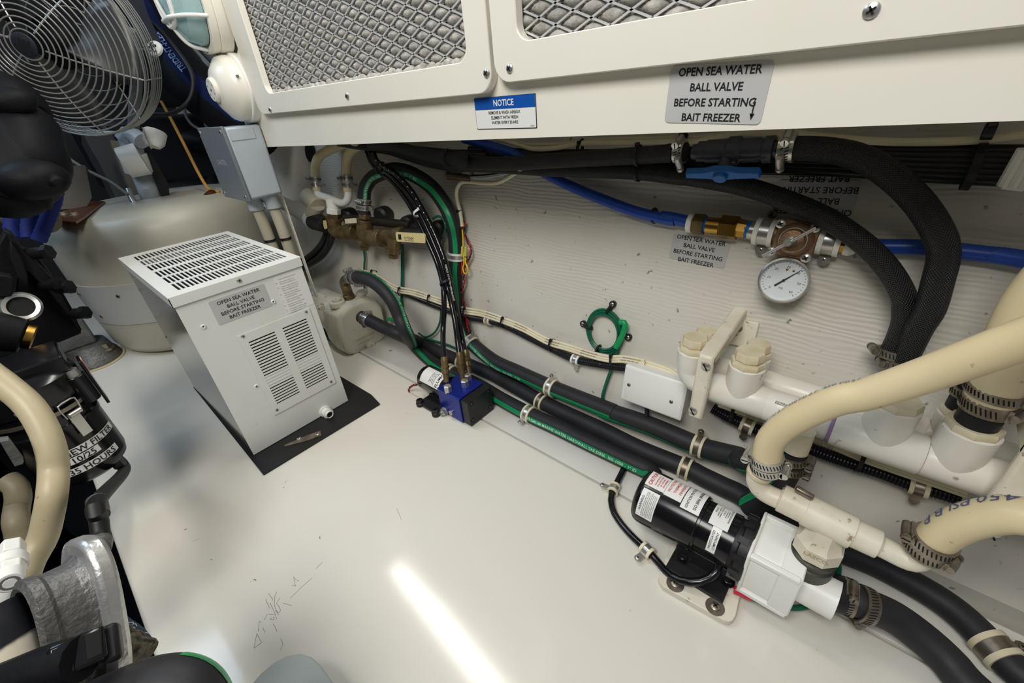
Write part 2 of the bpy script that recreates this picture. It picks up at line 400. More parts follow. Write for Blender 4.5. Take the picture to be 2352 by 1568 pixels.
# hull side, leaning outwards, with a filleted foot
mb=MB(); pr=[(WX-.020,.0),(WX-.010,.0022),(WX-.002,.0075),(WX+.003,.018)]+[(WX+WS*z,z) for z in (.05,.2,.4,.6,.8,1.0)]
vs=[(x,y,z) for y in (-.9,2.75) for x,z in pr]; n=len(pr); mb.add(vs,[(i,i+1,n+i+1,n+i) for i in range(n-1)])
mb.add([(x+(.03 if z>.02 else .0),y,z-.0) for y in (-.9,2.75) for x,z in pr],[(i,n+i,n+i+1,i+1) for i in range(n-1)])
struct(mb,'wall_right',hull)
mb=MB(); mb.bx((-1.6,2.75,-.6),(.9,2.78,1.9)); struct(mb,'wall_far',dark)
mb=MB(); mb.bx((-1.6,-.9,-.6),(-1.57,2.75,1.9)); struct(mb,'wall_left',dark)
# ================= AIR BOX above the hoses =================
XF=.45
ybl=p1('x.45 557,275').y; zb0=p1('x.45 630,337'); zb1=p1('x.45 2352,277')
def fz(y): return zb0.z+(zb1.z-zb0.z)*(y-zb0.y)/(zb1.y-zb0.y)
ab=thing('air_box','long cream moulded air box overhanging the hoses, with two mesh fronted openings','cabinet',(XF,.5,.55))
mb=MB(); yl=ybl; pts=[(-.9,fz(-.9)),(yl-.02,fz(yl)),(yl,fz(yl)+.02),(yl,1.25),(-.9,1.25)]
MF=Matrix(((0,0,1,XF),(1,0,0,0),(0,1,0,0),(0,0,0,1)))          # local x->Y, y->Z, z->X
# two openings, measured on the face
def yz(s): q=p1('x%.3f '%XF+s); return (q.y,q.z)
O1=[yz('1087,0'),yz('1089,128'),yz('628,222'),yz('563,0')]
o1=(O1[1][0],O1[2][0]-.004,(O1[1][1]+O1[2][1])/2)                 # y0,y1,zbottom
o2a=yz('1205,98'); o2b=yz('1735,0'); o2=(-.75,o2a[0],(o2a[1]+o2b[1])/2)
ZT=1.16
def bar(m_,y0,y1,z0,z1,x0=XF,x1=XF+.016): m_.bx((x0,y0,z0),(x1,y1,z1))
# face built as bars around the openings
bar(mb,-.9,yl,1.17,1.25); bar(mb,o1[1]+.012,yl,.66,1.17); bar(mb,o2[1]+.012,o1[0]-.012,.66,1.17)
vs=[(XF,-.9,fz(-.9)),(XF,yl,fz(yl)),(XF,yl,.630),(XF,-.9,.630)]; vs+=[(XF+.016,a[1],a[2]) for a in vs]
mb.add(vs,[(0,1,2,3),(7,6,5,4),(0,4,5,1),(3,2,6,7),(1,5,6,2),(0,3,7,4)])
mb.build('face',cream,ab)
mb=MB(); vs=[(XF+.002,-.9,fz(-.9)+.001),(XF+.002,yl,fz(yl)+.001),(.735,yl,fz(yl)+.02),(.735,-.9,fz(-.9)+.02)]; vs+=[(a,b,c+.008) for a,b,c in vs]
mb.add(vs,[(0,1,2,3),(7,6,5,4),(0,4,5,1),(3,2,6,7),(1,5,6,2),(0,3,7,4)]); mb.bx((XF,yl-.012,fz(yl)),(.74,yl,1.25)); mb.bx((XF,-.9,1.24),(.8,yl,1.25))
mb.build('shelf',cream,ab)
def mesh_front(outer,inner,nm,screws,lab):
    """outer/inner: (y0,y1,z0) ; a raised frame with an expanded metal mesh and a felt element behind it"""
    n=6; oy0,oy1,oz=outer; iy0,iy1,iz=inner; H=ZT
    ro=rrect(oy1-oy0,H+.03-oz,.022,n,(oy0+oy1)/2,(oz+H+.03)/2); ri=rrect(iy1-iy0,H-.01-iz,.018,n,(iy0+iy1)/2,(iz+H-.01)/2)
    f=MB().ringplate(ro,ri,-.013,0.0,MF).build(nm,cream,ab,bev=.0015,label=lab)
    for s in screws:
        q=p1('x%.4f '%(XF-.013)+s); screw(f,q,TOCAM,.0052,steel)
    return f
fy1=yz('612,256'); fb=(yz('900,232')[1]+yz('640,267')[1]+yz('1120,205')[1])/3
f1=mesh_front((yz('1143,150')[0],fy1[0]+.008,fb),o1,'mesh_frame',['1118,168','798,221','621,252'],None)
g2=yz('1151,150'); fb2=(yz('1210,192')[1]+yz('2300,55')[1])/2
f2=mesh_front((-.85,g2[0],fb2),o2,'mesh_frame',['1171,157','2002,24'],None)
# expanded metal: rows of zigzag strands
a=yz('1010,20'); py=abs(yz('984,27')[0]-yz('1036,14')[0]); pz=abs(yz('1005,0')[1]-yz('1015,41')[1])
def emesh(inner,y1):
    mb=MB(); iy0,iy1,iz=inner; iy1=min(iy1,y1); t=.0010; z=iz-.008; r=0
    while z<ZT:
        c=0; y=iy0-.01
        while y<iy1+.01:
            yy=y+(py/2 if r%2 else 0)
            for dz in (1,-1):
                pA,pB=V((XF+.002,yy-py/2,z)),V((XF+.002,yy,z+dz*pz/2)); 
                for A,B in ((pA,pB),(pB,V((XF+.002,yy+py/2,z)))):
                    d=(B-A); nrm=V((1,0,0)).cross(d).normalized()*t; dep=V((.0017,0,0))
                    vs=[A+nrm,A-nrm,B-nrm,B+nrm]; vs=[v-dep*.5 for v in vs]+[v+dep*.5 for v in vs]
                    if dz==1 or True: mb.add(vs,[(0,1,2,3),(0,4,5,1),(2,6,7,3),(3,7,4,0),(1,5,6,2)])
            y+=py
        z+=pz; r+=0
    o=mb.build('expanded_mesh',alu,ab,stuff=True)
    # felt bulging through the diamonds
    f=MB(); ny=int((iy1-iy0+.02)/py*10); nz=int((ZT-iz+.02)/pz*10); vs=[]
    for j in range(nz+1):
        for i in range(ny+1):
            y=iy0-.01+i*py/10; z=iz-.008+j*pz/10; u=(y-iy0+.01)/py; v=(z-iz+.008)/pz
            h=abs(math.sin(math.pi*(u+v+.5)))*abs(math.sin(math.pi*(u-v+.5))); lip=.012*max(0,1-(z-iz)/.03)
            vs.append((XF+.0125-.0120*h**.38+random.uniform(-.0006,.0006),y,z))
    f.add(vs,[(j*(ny+1)+i,j*(ny+1)+i+1,(j+1)*(ny+1)+i+1,(j+1)*(ny+1)+i) for j in range(nz) for i in range(ny)])
    # loose tufts along the bottom edge
    y=iy0+.01
    while y<iy1-.01 and iz<.645:
        f.sphere((XF-.001,y,iz+random.uniform(-.001,.003)),random.uniform(.0035,.0075),(.6,1.4,.8),8); y+=random.uniform(.004,.011)
    f.build('felt_element',felt,ab,sharp=180)
emesh(o1,9); emesh((max(o2[0],-.25),o2[1],o2[2]),9)
# placards on the air box
def quadlab(s,mode): a,b,c=pp(mode+' '+s); return quadM(a,b,c)
def placard(s,mode,lines,lab,cat,base=labg,**k):
    a,b,c=pp(mode+' '+s); M,w,h=quadM(a,b,c); t=thing('placard',lab,cat,(a+b)/2)
    flatlabel(t,M,w,h,lines,base,name='plate',**k); return t,M,w,h
t,M,w,h=placard('1541,152 1779,139 1527,281','x.4496',['OPEN SEA WATER','BALL VALVE','BEFORE STARTING','BAIT FREEZER'],'silver placard with black capitals and a small down arrow on the cream air box','sign',size=.0090,lead=1.34,r=.004,sx=.95,bold=.02)
mb=MB(); MT=M@Matrix.Translation((w*.405,-h*.36,.0008)); mb.prism([(-.0005,.0),(.0005,.0),(.0005,.012),(-.0005,.012)],0,.0002,MT); mb.prism([(-.002,.002),(0,-.003),(.002,.002)],0,.0002,MT); mb.build('arrow',ink,t)
a,b,c=pp('x.4497 1092,226 1234,214 1094,297'); M,w,h=quadM(a,b,c); t=thing('placard','small white notice sign with a blue header band on the cream air box','sign',(a+b)/2)
MB().prism(rrect(w,h,.001,2),0,.0004,M).build('plate',ink,t); MB().prism(rrect(w-.0016,h-.0016,.001,2),.0004,.0007,M).build('panel',labw,t)
MB().prism(rrect(w-.0016,h*.37,.0006,2,0,h*.305),.0007,.0009,M).build('header_band',bluel,t)
MM=M@Matrix.Translation((0,0,.0011)); mb=MB().text('NOTICE',MM,h*.27,y=h*.215,bold=.02,sx=.95); mb.build('lettering',labw,t)
mb=MB()
for i,l in enumerate(['REMOVE & WASH AIRBOX','ELEMENT WITH FRESH','WATER EVERY 50 HRS']): mb.text(l,MM,h*.135,y=-h*(.03+.155*i),bold=.01,sx=.92)
mb.text('C080837',MM,h*.05,'R',x=w*.47,y=-h*.44); mb.build('lettering',ink,t)
# ================= FREEZER CONDENSING UNIT on its mat =================
solo(MB().prism([(.088,.775),(.352,.772),(.360,.82),(.357,.953),(.345,1.25),(.098,1.25)],.0009,.0045),'rubber_mat',rubm,'flat black rubber mat under the white freezer unit','mat')
fx0,fx1,fy0,fy1_=.0955,.3155,.844,1.236; fzt=.3585; fz0=.0055
fr_=thing('freezer_unit','white vented bait freezer condensing unit standing on a black rubber mat','appliance',((fx0+fx1)/2,(fy0+fy1_)/2,fz0))
mb=MB(); mb.bx((fx0+.002,fy0,fz0),(fx1-.002,fy0+.0015,fzt-.004)); mb.bx((fx0+.006,fy0+.0015,fz0),(fx1-.006,fy0+.006,fz0+.01)); mb.build('front_panel',white,fr_,bev=.0004)
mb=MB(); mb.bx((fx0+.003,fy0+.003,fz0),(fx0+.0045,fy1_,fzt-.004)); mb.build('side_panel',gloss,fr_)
mb=MB(); mb.bx((fx1-.0045,fy0+.003,fz0),(fx1-.003,fy1_,fzt-.004)); mb.build('side_panel',white,fr_)
mb=MB(); mb.bx((fx0+.0045,fy1_-.0015,fz0),(fx1-.0045,fy1_,fzt-.004)); mb.build('back_panel',white,fr_)
mb=MB(); mb.bx((fx0+.0046,fy0+.0025,fz0+.003),(fx1-.0046,fy0+.0035,fzt-.01)); mb.bx((fx0+.0046,fy0+.002,fzt-.03),(fx1-.0046,fy1_-.002,fzt-.028)); mb.build('inner_shroud',holem,fr_)
# slotted lid
lid=MB(); x0,x1,y0,y1=fx0-.001,fx1+.001,fy0-.003,fy1_+.002; zt=fzt
rows=6; cols=27; mx0,mx1=x0+.021,x1-.013; ya,yb=y0+.028,y1-.022; rg=.0075; rl=((yb-ya)-rg*5-.006)/6
rys=[]; y=ya
for i in range(6): rys.append((y,y+rl)); y+=rl+rg+(.006 if i==2 else 0)
def zb(a,b): lid.bx((a[0],a[1],zt-.0016),(b[0],b[1],zt))
zb((x0,y0),(x1,ya)); zb((x0,yb),(x1,y1)); zb((x0,ya),(mx0,yb)); zb((mx1,ya),(x1,yb))
for (a,b),(c,d) in zip(rys,rys[1:]): zb((mx0,b),(mx1,c))
pt=(mx1-mx0)/cols; sw=.0043
for a,b in rys:
    for i in range(cols+1):
        cx=mx0+i*pt; zb((max(mx0,cx-(pt-sw)/2),a),(min(mx1,cx+(pt-sw)/2),b))
lid.bx((x0,y0,zt-.0175),(x1,y0+.0012,zt-.0016)); lid.bx((x0,y0,zt-.0175),(x0+.0012,y1,zt-.0016)); lid.bx((x1-.0012,y0,zt-.0175),(x1,y1,zt-.0016))
lid.build('slotted_lid',white,fr_)
screw(fr_,p1('y%.4f @E 755,377'%(y0)),NEAR,.0042,steel)
# vent panel with two columns of slots
def fy(s,o=0): return p1('y%.4f @E '%(fy0-o)+s)
c_=[fy('737,705'),fy('1175,545'),fy('1335,990'),fy('965,1180')]; vx0=(c_[0].x+c_[3].x)/2; vx1=(c_[1].x+c_[2].x)/2; vz1=(c_[0].z+c_[1].z)/2; vz0=(c_[2].z+c_[3].z)/2
vp=MB(); lc=[(fy('810,748').x+fy('980,1110').x)/2,(fy('968,686').x+fy('1118,1042').x)/2]; rc=[(fy('1015,668').x+fy('1158,1020').x)/2,(fy('1160,608').x+fy('1285,957').x)/2]
st=(fy('890,715').z+fy('1090,635').z)/2; sb=(fy('1050,1075').z+fy('1220,990').z)/2; ns=24; pz_=(st-sb)/(ns-1); sh=pz_*.5
def vb(xa,xb,za,zb_): vp.bx((xa,fy0-.0022,za),(xb,fy0-.0004,zb_))
vb(vx0,vx1,st+sh/2,vz1); vb(vx0,vx1,vz0,sb-sh/2)
for xa,xb in ((vx0,lc[0]),(lc[1],rc[0]),(rc[1],vx1)): vb(xa,xb,sb-sh/2,st+sh/2)
for xa,xb in (lc,rc):
    for i in range(ns-1):
        z=st-i*pz_; vb(xa,xb,z-pz_+sh/2,z-sh/2)
vpo=vp.build('vent_panel',white,fr_)
mb=MB()
for xa,xb in (lc,rc):
    for k,(i0,i1) in enumerate(((0,12.6),(16.4,24))): mb.bx((xa-.001,fy0-.0006,max(sb-sh,st-(i1-.4)*pz_)),(xb+.001,fy0-.0002,st-(i0-.4)*pz_))
mb.build('vent_opening',holem,vpo)
mb=MB()
for xa,xb in (lc,rc): mb.bx((xa-.001,fy0-.0007,st-16.2*pz_),(xb+.001,fy0-.0002,st-12.8*pz_))
mb.build('vent_baffle',labw,vpo)
for s in ('778,712','1157,565','1307,983','982,1152'): screw(vpo,fy(s,.0022),NEAR,.0033,steel)
for s in ('540,653','960,503'):
    q=fy(s); o=MB().lathe([(.0014,0),(.0042,0),(.0042,.001),(.003,.0022),(.0014,.0016),(.0014,0)],fr(q,NEAR)); o.mi=1; o.cyl(q-NEAR*.0002,q+NEAR*.0006,.0014); o.build('rivet',[white,holem],fr_)
screw(fr_,fy('858,1010'),NEAR,.0040,nylon)
a,b,c=[fy(s) for s in ('562,502','905,398','625,637')]; wl=.094; M=fr(((fy('562,502')+fy('905,398')+fy('968,535')+fy('625,637'))/4)+NEAR*.0002,NEAR,(1,0,0))
flatlabel(fr_,M,wl,.0455,['OPEN SEA WATER','BALL VALVE','BEFORE STARTING','BAIT FREEZER'],labg,size=.0088,lead=1.15,name='warning_label')
M=fr(((fy('950,345')+fy('1145,300')+fy('1200,525')+fy('1045,585'))/4)+NEAR*.0002,NEAR,(1,0,0))
wl=abs(fy('1075,560').x-fy('1205,520').x)+.012; hl=abs(fy('1000,345').z-fy('1060,570').z)
lb=MB().prism(rrect(wl,hl,.001,2),0,.0003,M).build('gas_label',labw,fr_); tx=MB(); y=hl*.46
for code,ls in (('',['Contains fluorinated greenhouse']),('EN',['gases covered by the Kyoto','Protocol. Hermetically sealed.']),('FR',['Contient des gaz à effet de serre','fluorés relevant du protocole de','Kyoto, hermétiquement scellé.']),('DE',['Enthält vom Kyoto-Protokoll','erfasste fluorierte Treibhausgase,','hermetisch geschlossen.']),('IT',['Contiene gas fluorurati ad effetto','serra, Protocollo di Kyoto.']),('NL',['Bevat onder het Protocol vallende','broeikasgassen, hermetisch.']),('ES',['Contiene gases fluorados de efecto','invernadero, Protocolo de Kyoto,','herméticamente cerrado.'])):
    for k,l in enumerate(ls):
        y-=hl*.053
        if k==0 and code: tx.text(code,M@Matrix.Translation((0,0,.0005)),hl*.034,'L',x=-wl*.49,y=y)
        tx.text(l,M@Matrix.Translation((0,0,.0005)),hl*.036,'L',x=-wl*.36,y=y,sx=.88)
    y-=hl*.022
tx.build('lettering',inkg,lb)
q=fy('1272,1160'); MM=fr(q,NEAR,UP); mb=MB().lathe([(0,0),(.0135,0),(.0135,.003),(.010,.004),(.009,.011),(.0115,.011),(.0115,.0165),(.0085,.0165),(.0085,.022),(.0068,.022),(.0068,.020)],MM,24); mb.mi=1; mb.lathe([(.0068,.020),(0,.020)],MM); mb.build('drain_fitting',[nylon,holem],fr_)
q=p1('x%.4f @E 318,715'%(fx0+.003)); screw(fr_,q,V((-1,0,0)),.003,steeld)
a,b=p1('f.006 @E 1030,1372'),p1('f.006 @E 1248,1293'); d=(b-a).normalized(); MM=fr((a+b)/2,UP,d); L=(b-a).length
br=MB().prism([(-L/2,.004),(L*.12,.0085),(L/2,.0085),(L/2,-.0085),(L*.12,-.0085),(-L/2,-.001)],-.001,.0012,MM).build('hold_down_bracket',steeld,fr_)
for s in ('1115,1325','1225,1298'): screw(br,p1('f.0072 @E '+s),UP,.0045,steel)
# ================= BIG BLACK HOSES WITH GREEN STRIPE =================
RH=.0163
def hose(label,pts,r=RH,mt=rub,n=20,cat='hose',name='water_hose',group=None,step=.008,body='tube_wall'):
    d=resamp(spline(pts),step); t=thing(name,label,cat,d[0],group); MB().tube(d,r,n).build(body,mt,t); return t,d
def at(d,p):
    """index of the path point that projects nearest to p"""
    p=V(p); b=None
    for i,q in enumerate(d):
        a=(q-C0).normalized().dot((p-C0).normalized())
        if b is None or a>b[0]: b=(a,i)
    i=b[1]; return d[i],(d[min(i+1,len(d)-1)]-d[max(i-1,0)]).normalized(),i/(len(d)-1)
PT='PREMIUM MARINE WATER HARDWALL SAE J2006  100-1000 - 1" ID'
hA,dA=hose('black striped hose nearest the deck edge, from the white pump elbow to the labelled motor',
  pp('@H x.487 480,212 x.482 545,212 x.478 640,238 740,310 x.480 830,420 885,540 945,685 f.030 1015,795 f.021 1110,890 f.018 1230,975 @M f.0175 250,715 480,850 700,968 900,1060 1200,1205 1500,1345 1690,1440 @N 520,330 680,420'))
sA=[(0,-80),(.08,-75),(.16,-55),(.26,-30),(.34,-8),(.42,15),(.5,28),(.62,32),(.8,32),(1,40)]
stripe(hA,dA,RH,sA,.0105,t0=.03); 
p,T,t=at(dA,p1('@H 740,260')); tube_text(hA,dA,RH,sA,PT,t,.0082,bold=.015)
p,T,t=at(dA,p1('@M 700,1020')); tube_text(hA,dA,RH,sA,'PREMIUM MARINE WATER HARDWALL SAE J2006  100-1000 - 1" ID',t,.0082,bold=.015)
hB,dB=hose('plain black middle hose clamped to the front nipple of the white pump',
  pp('@H x.468 555,548 x.475 650,592 x.482 780,655 x.49 900,705 f.035 1080,780 f.022 1290,880 @M f.0185 330,610 560,730 800,865 1000,962 1300,1100 1600,1250 @N f.02 790,205 900,262 1080,350 @O f.022 60,420 300,590 640,745 900,850 1200,1010 1400,1150 1600,1345 1750,1500')+[V((.478,-.275,.019)),V((.478,-.36,.018)),V((.50,-.55,.018)),V((.52,-.85,.018))])
hC,dC=hose('black striped hose arching up to the bronze seacock, then running along the wall',
  pp('@G w.062 925,745 925,600 940,510 995,430 1080,385 w.055 1190,352 1300,368 1430,430 w.04 1545,520 1640,650 1708,790 w.022 1742,950 w.019 1750,1110 1740,1300 @H 1372,400 1395,560 1435,665 1495,765 @M 400,525 600,620 870,742 1100,835 1400,955 @K w.0185 0,965 400,1100 830,1280 w.022 1010,1335 w.03 1200,1385 @O w.045 60,205 w.06 190,240 w.07 262,320 w.075 215,420 w.078 110,480'))
sC=[(0,10),(.1,10),(.16,30),(.3,5),(.4,-8),(.40,-5),(.48,25),(.54,50),(.62,52),(.72,52),(.78,70),(.9,85),(1,30)]
stripe(hC,dC,RH,sC,.0105,t0=.03)
p,T,t=at(dC,p1('@G 915,600')); tube_text(hC,dC,RH,sC,'PREMIUM MARINE WATER HARDWALL SAE J2006  100-1000 - 1" ID',t,.0088,bold=.015)
p,T,t=at(dC,p1('@M 180,420')); tube_text(hC,dC,RH,sC,'RINE WATER HARDWALL SAE J2006  100-1000 - 1" ID',t,.0078,bold=.015)
# hose ends: clamps
for s,dd,tt,u in (('@G 925,640',dC,hC,(-1,-.3,.3)),('@G 925,700',dC,hC,(.8,-1,0)),('@H 515,205',dA,hA,(-.3,-1,-.6)),('@H 478,212',dA,hA,(0,.3,1))): 
    p,T,_=at(dd,p1(s)); clamp(tt,p,T,RH,u)
p,T,_=at(dB,p1('@H 620,578')); clamp(hB,p,T,RH,(.4,0,1)); p,T,_=at(dB,p1('@H 585,560')); clamp(hB,p,T,RH,(0,-.3,-1),mt=steeld)
# cushioned clamps
def clipat(d,s,r,tab,n,label,**k): p,T,_=at(d,p1(s)); return pclip(p,T,r,tab,n,label,**k)
clipat(dA,'@M 700,970',RH,(-1,-.1,0),UP,'cream cushioned clamp with steel tab on the deck-side striped hose, below the wall hoses')
clipat(dB,'@M 805,862',RH,(1,.2,0),UP,'rusty cushioned clamp on the plain middle hose beside the wall hoses',mt=steeld,cush=yel)
clipat(dC,'@M 868,745',RH,UP,WN,'cushioned clamp with upright tab on the uppermost wall hose, left of the small white box')
clipat(dC,'@H 1500,775',RH,UP,WN,'cushioned clamp with upright tab on the arched hose, right of the slim black lines')
clipat(dA,'@H 1335,1000',RH,(1,0,.3),UP,'cushioned clamp on the striped hose just behind the blue gear pump')
clipat(dB,'@H 1420,935',RH,(1,0,.3),UP,'cushioned clamp on the plain hose directly behind the slim black lines',cush=yel)
clipat(dC,'@K 830,1285',RH,UP,WN,'dirty cushioned clamp with upright tab on the wall hose below the cream manifold bracket',cush=yel,mt=steeld)
clipat(dB,'@N 785,190',RH,(1,0,.3),UP,'brown-edged cushioned clamp on the hose just above the labelled black motor',cush=yel,mt=steeld)
clipat(dB,'@O 1570,1395',RH,(1,-.2,0),UP,'wide stained cushioned clamp on the black hose at the bottom right corner',cush=yel,mt=steeld,w=.018)
clipat(dC,'@G 1750,1120',RH,(1,-.3,0),WN,'white cushioned clamp on the upright part of the arched striped hose',cush=nylon)
# ================= BRAIDED HOSES UNDER THE AIR BOX =================
RB=.0118
pH1='@G w.10 980,110 1150,130 w.09 1350,185 1600,240 1850,262 @I w.075 100,325 400,325 700,325 w.07 1000,305 1400,280 1800,255 2100,235'
hL,dL=hose('black braided hose running left from the grey ball valve under the air box',pp(pH1+' @J w.066 100,195 210,190'),RB,braid,16)
hR,dR=hose('black braided hose looping from the valve right end down to the manifold',
  pp('@J w.064 800,172 930,168 1100,178 1280,215 1450,300 1620,440 1750,600 1830,760 w.060 1838,870 1810,990 @L w.055 770,100 w.05 690,230 w.045 620,370 w.042 570,480 w.042 555,520'),RB*1.12,braid,18)
hM,dM=hose('longer black braided hose passing below the ball valve down to the manifold',
  pp('@G w.06 990,150 1150,170 1300,215 1500,275 1750,320 @I w.05 300,345 700,362 w.045 1000,378 1400,385 1800,400 2142,440 @J w.045 200,345 400,375 600,415 800,480 1000,560 1150,638 1310,750 1430,860 1530,990 1590,1110 @L w.04 580,100 575,200 530,330 480,430'),RB,braid,16)
p,T,_=at(dL,p1('@J 190,190')); clamp(hL,p,T,RB,(-.4,0,1),w=.012); clamp(hL,p+T*.004,T,RB+.0004,(-1,-.2,-.8),w=.006)
p,T,_=at(dR,p1('@J 835,172')); clamp(hR,p,T,RB*1.12,(-.6,0,1),w=.016); clamp(hR,p-T*.003,T,RB*1.12+.0004,(-1,-.2,-.9),w=.006)
p,T,_=at(dR,p1('@L 556,500')); clamp(hR,p,T,RB*1.12,(-.2,1,.1),w=.012,mt=steeld)
p,T,_=at(dM,p1('@L 500,410')); clamp(hM,p,T,RB,(-.2,1,.2),w=.010,mt=steeld)
for s in ('@I 1780,260','@G 1700,250'):
    p,T,_=at(dL,p1(s)); tie(hL,p,T,RB+.0015,(-.2,-.2,1),w=.004)
p,T,_=at(dM,p1('@I 1780,400')); tie(hM,p,T,RB+.001,(0,0,1),w=.004)
# ball valve with blue handle
a,b=pp('@J w.066 255,190 w.064 790,172'); ax=(b-a).normalized(); L=(b-a).length
bv=thing('ball_valve','grey plastic in-line ball valve with a blue wing handle under the air box','valve',(a+b)/2)
M=fr(a,ax,UP); vg=mat('dark_grey_pvc',(62,64,72),.34)
MB().lathe([(0,0),(.0095,0),(.0095,L*.06),(.0125,L*.07),(.0125,L*.17),(.0138,L*.18),(.0138,L*.42),(.0165,L*.45),(.0165,L*.57),(.0138,L*.60),(.0138,L*.80),(.0125,L*.82),(.0125,L*.85),(.0150,L*.86),(.0150,L*.96),(.0095,L*.97),(.0095,L),(0,L)],M,28).build('valve_body',vg,bv)
hp=a+ax*L*.45; hd=(p1('@J w.085 455,360')-hp); hd=(hd-ax*hd.dot(ax)).normalized()
MB().cyl(hp,hp+hd*.030,.008,.007).build('stem',vg,bv)
M=fr(hp+hd*.026,hd,ax); W_=.044
poly=[(-W_,-.006),(-W_*.4,-.0075),(-.008,-.009),(.008,-.009),(W_*.4,-.0075),(W_,-.006),(W_*.97,.005),(W_*.45,.006),(.009,.010),(-.009,.010),(-W_*.45,.006),(-W_*.97,.005)]
mb=MB().prism(poly,0,.009,M); mb.cyl(hp+hd*.025,hp+hd*.040,.0085); mb.build('wing_handle',bluet,bv,bev=.0015)
# ================= CABLE BUNDLES UNDER THE AIR BOX =================
def cablething(name,label,cat,paths,r,mt,cn='cable',step=.012,n=10,group=None):
    t=thing(name,label,cat,pp(paths[0])[0],group); D=[]
    for i,s in enumerate(paths):
        d=resamp(spline(pp(s)),step); D.append(d); mm=mt[i%len(mt)] if isinstance(mt,list) else mt; rr=r[i%len(r)] if isinstance(r,list) else r
        MB().tube(d,rr,n).build(cn,mm,t)
    return t,D
bt,bD=cablething('cable_bundle','thick bundle of black battery cables running along the wall under the air box','cable',
 ['@I w.028 %d,%d 800,%d 1400,%d 2142,%d @J w.025 600,%d 1100,%d 1700,%d 2352,%d'%(300,200+k*8,225+k*9,235+k*13,225+k*22,150+k*30,170+k*28,180+k*33,185+k*38) for k in range(6)],.0062,mat('black_cable',(22,22,24),.35))
for i,s in enumerate(('@J 2050,250',)):
    c=(p1('@J w.03 2050,240')+p1('@J w.03 2010,330'))/2; tie(bt,c,V((0,1,0)),.021,(-.6,0,.8),w=.007)
for s in ('@J 190,150','@I 1270,190'): q=p1(s.replace('@J','@J w.04').replace('@I','@I w.04')); tie(bt,q,V((0,1,.05)),.007,(-.4,0,1),w=.005,tail=.012)
wt,wD=cablething('cable_run','pair of cream cables strapped along the top of the wall right under the air box','cable',
 ['@I w.04 560,115 700,150 850,195 1050,190 1300,150 1700,140 2142,130 @J w.035 250,125 500,75 700,60 900,70 1200,105 1500,125 1800,125 2100,110 2352,80','@I w.03 640,112 760,150 900,160 1200,150 1500,115 1900,105 2142,100 @J w.03 300,95 600,70 1000,85 1300,120 1700,128 2352,85'],[.0042,.0034],cable)
for s,tl in (('@J w.05 2130,60',.05),('@J w.04 188,100',.0)): tie(wt,p1(s),V((0,1,0)),.006,(-.5,0,1),w=.008,tail=tl)
cablething('cable_bundle','black cables crossing behind the cream hoses at the left end under the air box','cable',['@G w.12 690,118 w.09 900,150 w.07 1200,175 1600,215 2038,255','@G w.09 780,110 w.08 1000,118 w.06 1400,165 1800,205 2038,225','@G w.03 990,130 1250,150 1600,190 2038,200'],.006,mat('black_cable',(22,22,24),.35))
ct,_=cablething('cable','cream cable dropping down the wall behind the arched striped hose','cable',['@I w.035 740,385 w.03 640,450 550,492 420,498 280,485 215,500 185,570 w.02 190,650 215,740 235,880'],.0042,cable)
p,T=p1('@I w.02 210,740'),V((0,0,-1)); tie(ct,p,T,.0045,(-1,0,0))
tt=thing('terminal_block','small brown push-fit manifold with black tubes under the air box','connector',p1('@I w.03 200,440'))
MB().cyl(p1('@I w.03 120,435'),p1('@I w.03 320,460'),.0095,.0075,12).build('body',mat('amber_plastic',(96,74,58),.25,coat=.5),tt)
for k in (95,205,320): MB().cyl(p1('@I w.03 %d,370'%k),p1('@I w.03 %d,440'%(k+4)),.004,.0045,10).build('port',mat('clear_port',(150,146,136),.2,trans=.3),tt)
for k in range(3): MB().tube(resamp(spline(pp('@I w.032 310,%d w.04 480,%d w.05 640,%d w.06 760,%d'%(435+k*12,425+k*10,395+k*8,370+k*6))),.01),.0022,8).build('tube',[rubg,labg,grayw][k],tt)
# ================= BLUE PEX LINE, REGULATOR AND GAUGE =================
RP=.0088
hose('blue water pipe coming down from the air box to the brass fitting',pp('@I w.05 250,105 450,165 w.04 700,245 w.02 960,410 w.014 1200,530 1500,655 1800,762 2100,828 @J w.013 60,598 225,632'),RP,bluep,name='blue_pipe',cat='pipe')
hose('blue water pipe leaving the regulator to the right behind the braided loops',pp('@J w.013 1265,782 1450,790 1700,795 2000,825 2352,870 2700,930')+[V((.652,-.85,.36))],RP,bluep,name='blue_pipe',cat='pipe')
cl=thing('pipe_clip','black plastic clip holding the blue pipe to the wall','clip',p1('@I w.0 1930,790'))
c=p1('@I w.012 1925,785'); MB().torus(fr(c,(0,1,-.15),WN),.0105,.0022,20,8,40,320).build('clip_jaw',rubm,cl); MB().box(.014,.012,.004,fr(p1('@I w.002 1930,790'),WN)).build('clip_base',rubm,cl)
a,b=pp('@J w.014 235,645 1290,790'); 
rg=thing('pressure_regulator','bronze water pressure regulator with square cover, T-bar key and brass unions on the wall','regulator',p1('@J w0 900,750'))
def onax(k): return p1('@J w.014 '+k)
def seg(k0,k1,r0,r1,mt,nm,n=20,lab=None): return MB().cyl(onax(k0),onax(k1),r0,r1,n).build(nm,mt,rg,label=lab)
MB().lathe([(0,0),(.0135,0),(.013,.005),(.0105,.009),(0,.009)],fr(onax('225,642'),onax('300,650')-onax('225,642')),20).build('collar',nylon,rg)
seg('258,645','330,652',.0150,.0150,bronze,'union_nut',6); seg('325,652','350,655',.0105,.0105,bluet,'thread_tape'); seg('345,655','440,665',.0120,.0120,brass,'union_body',20)
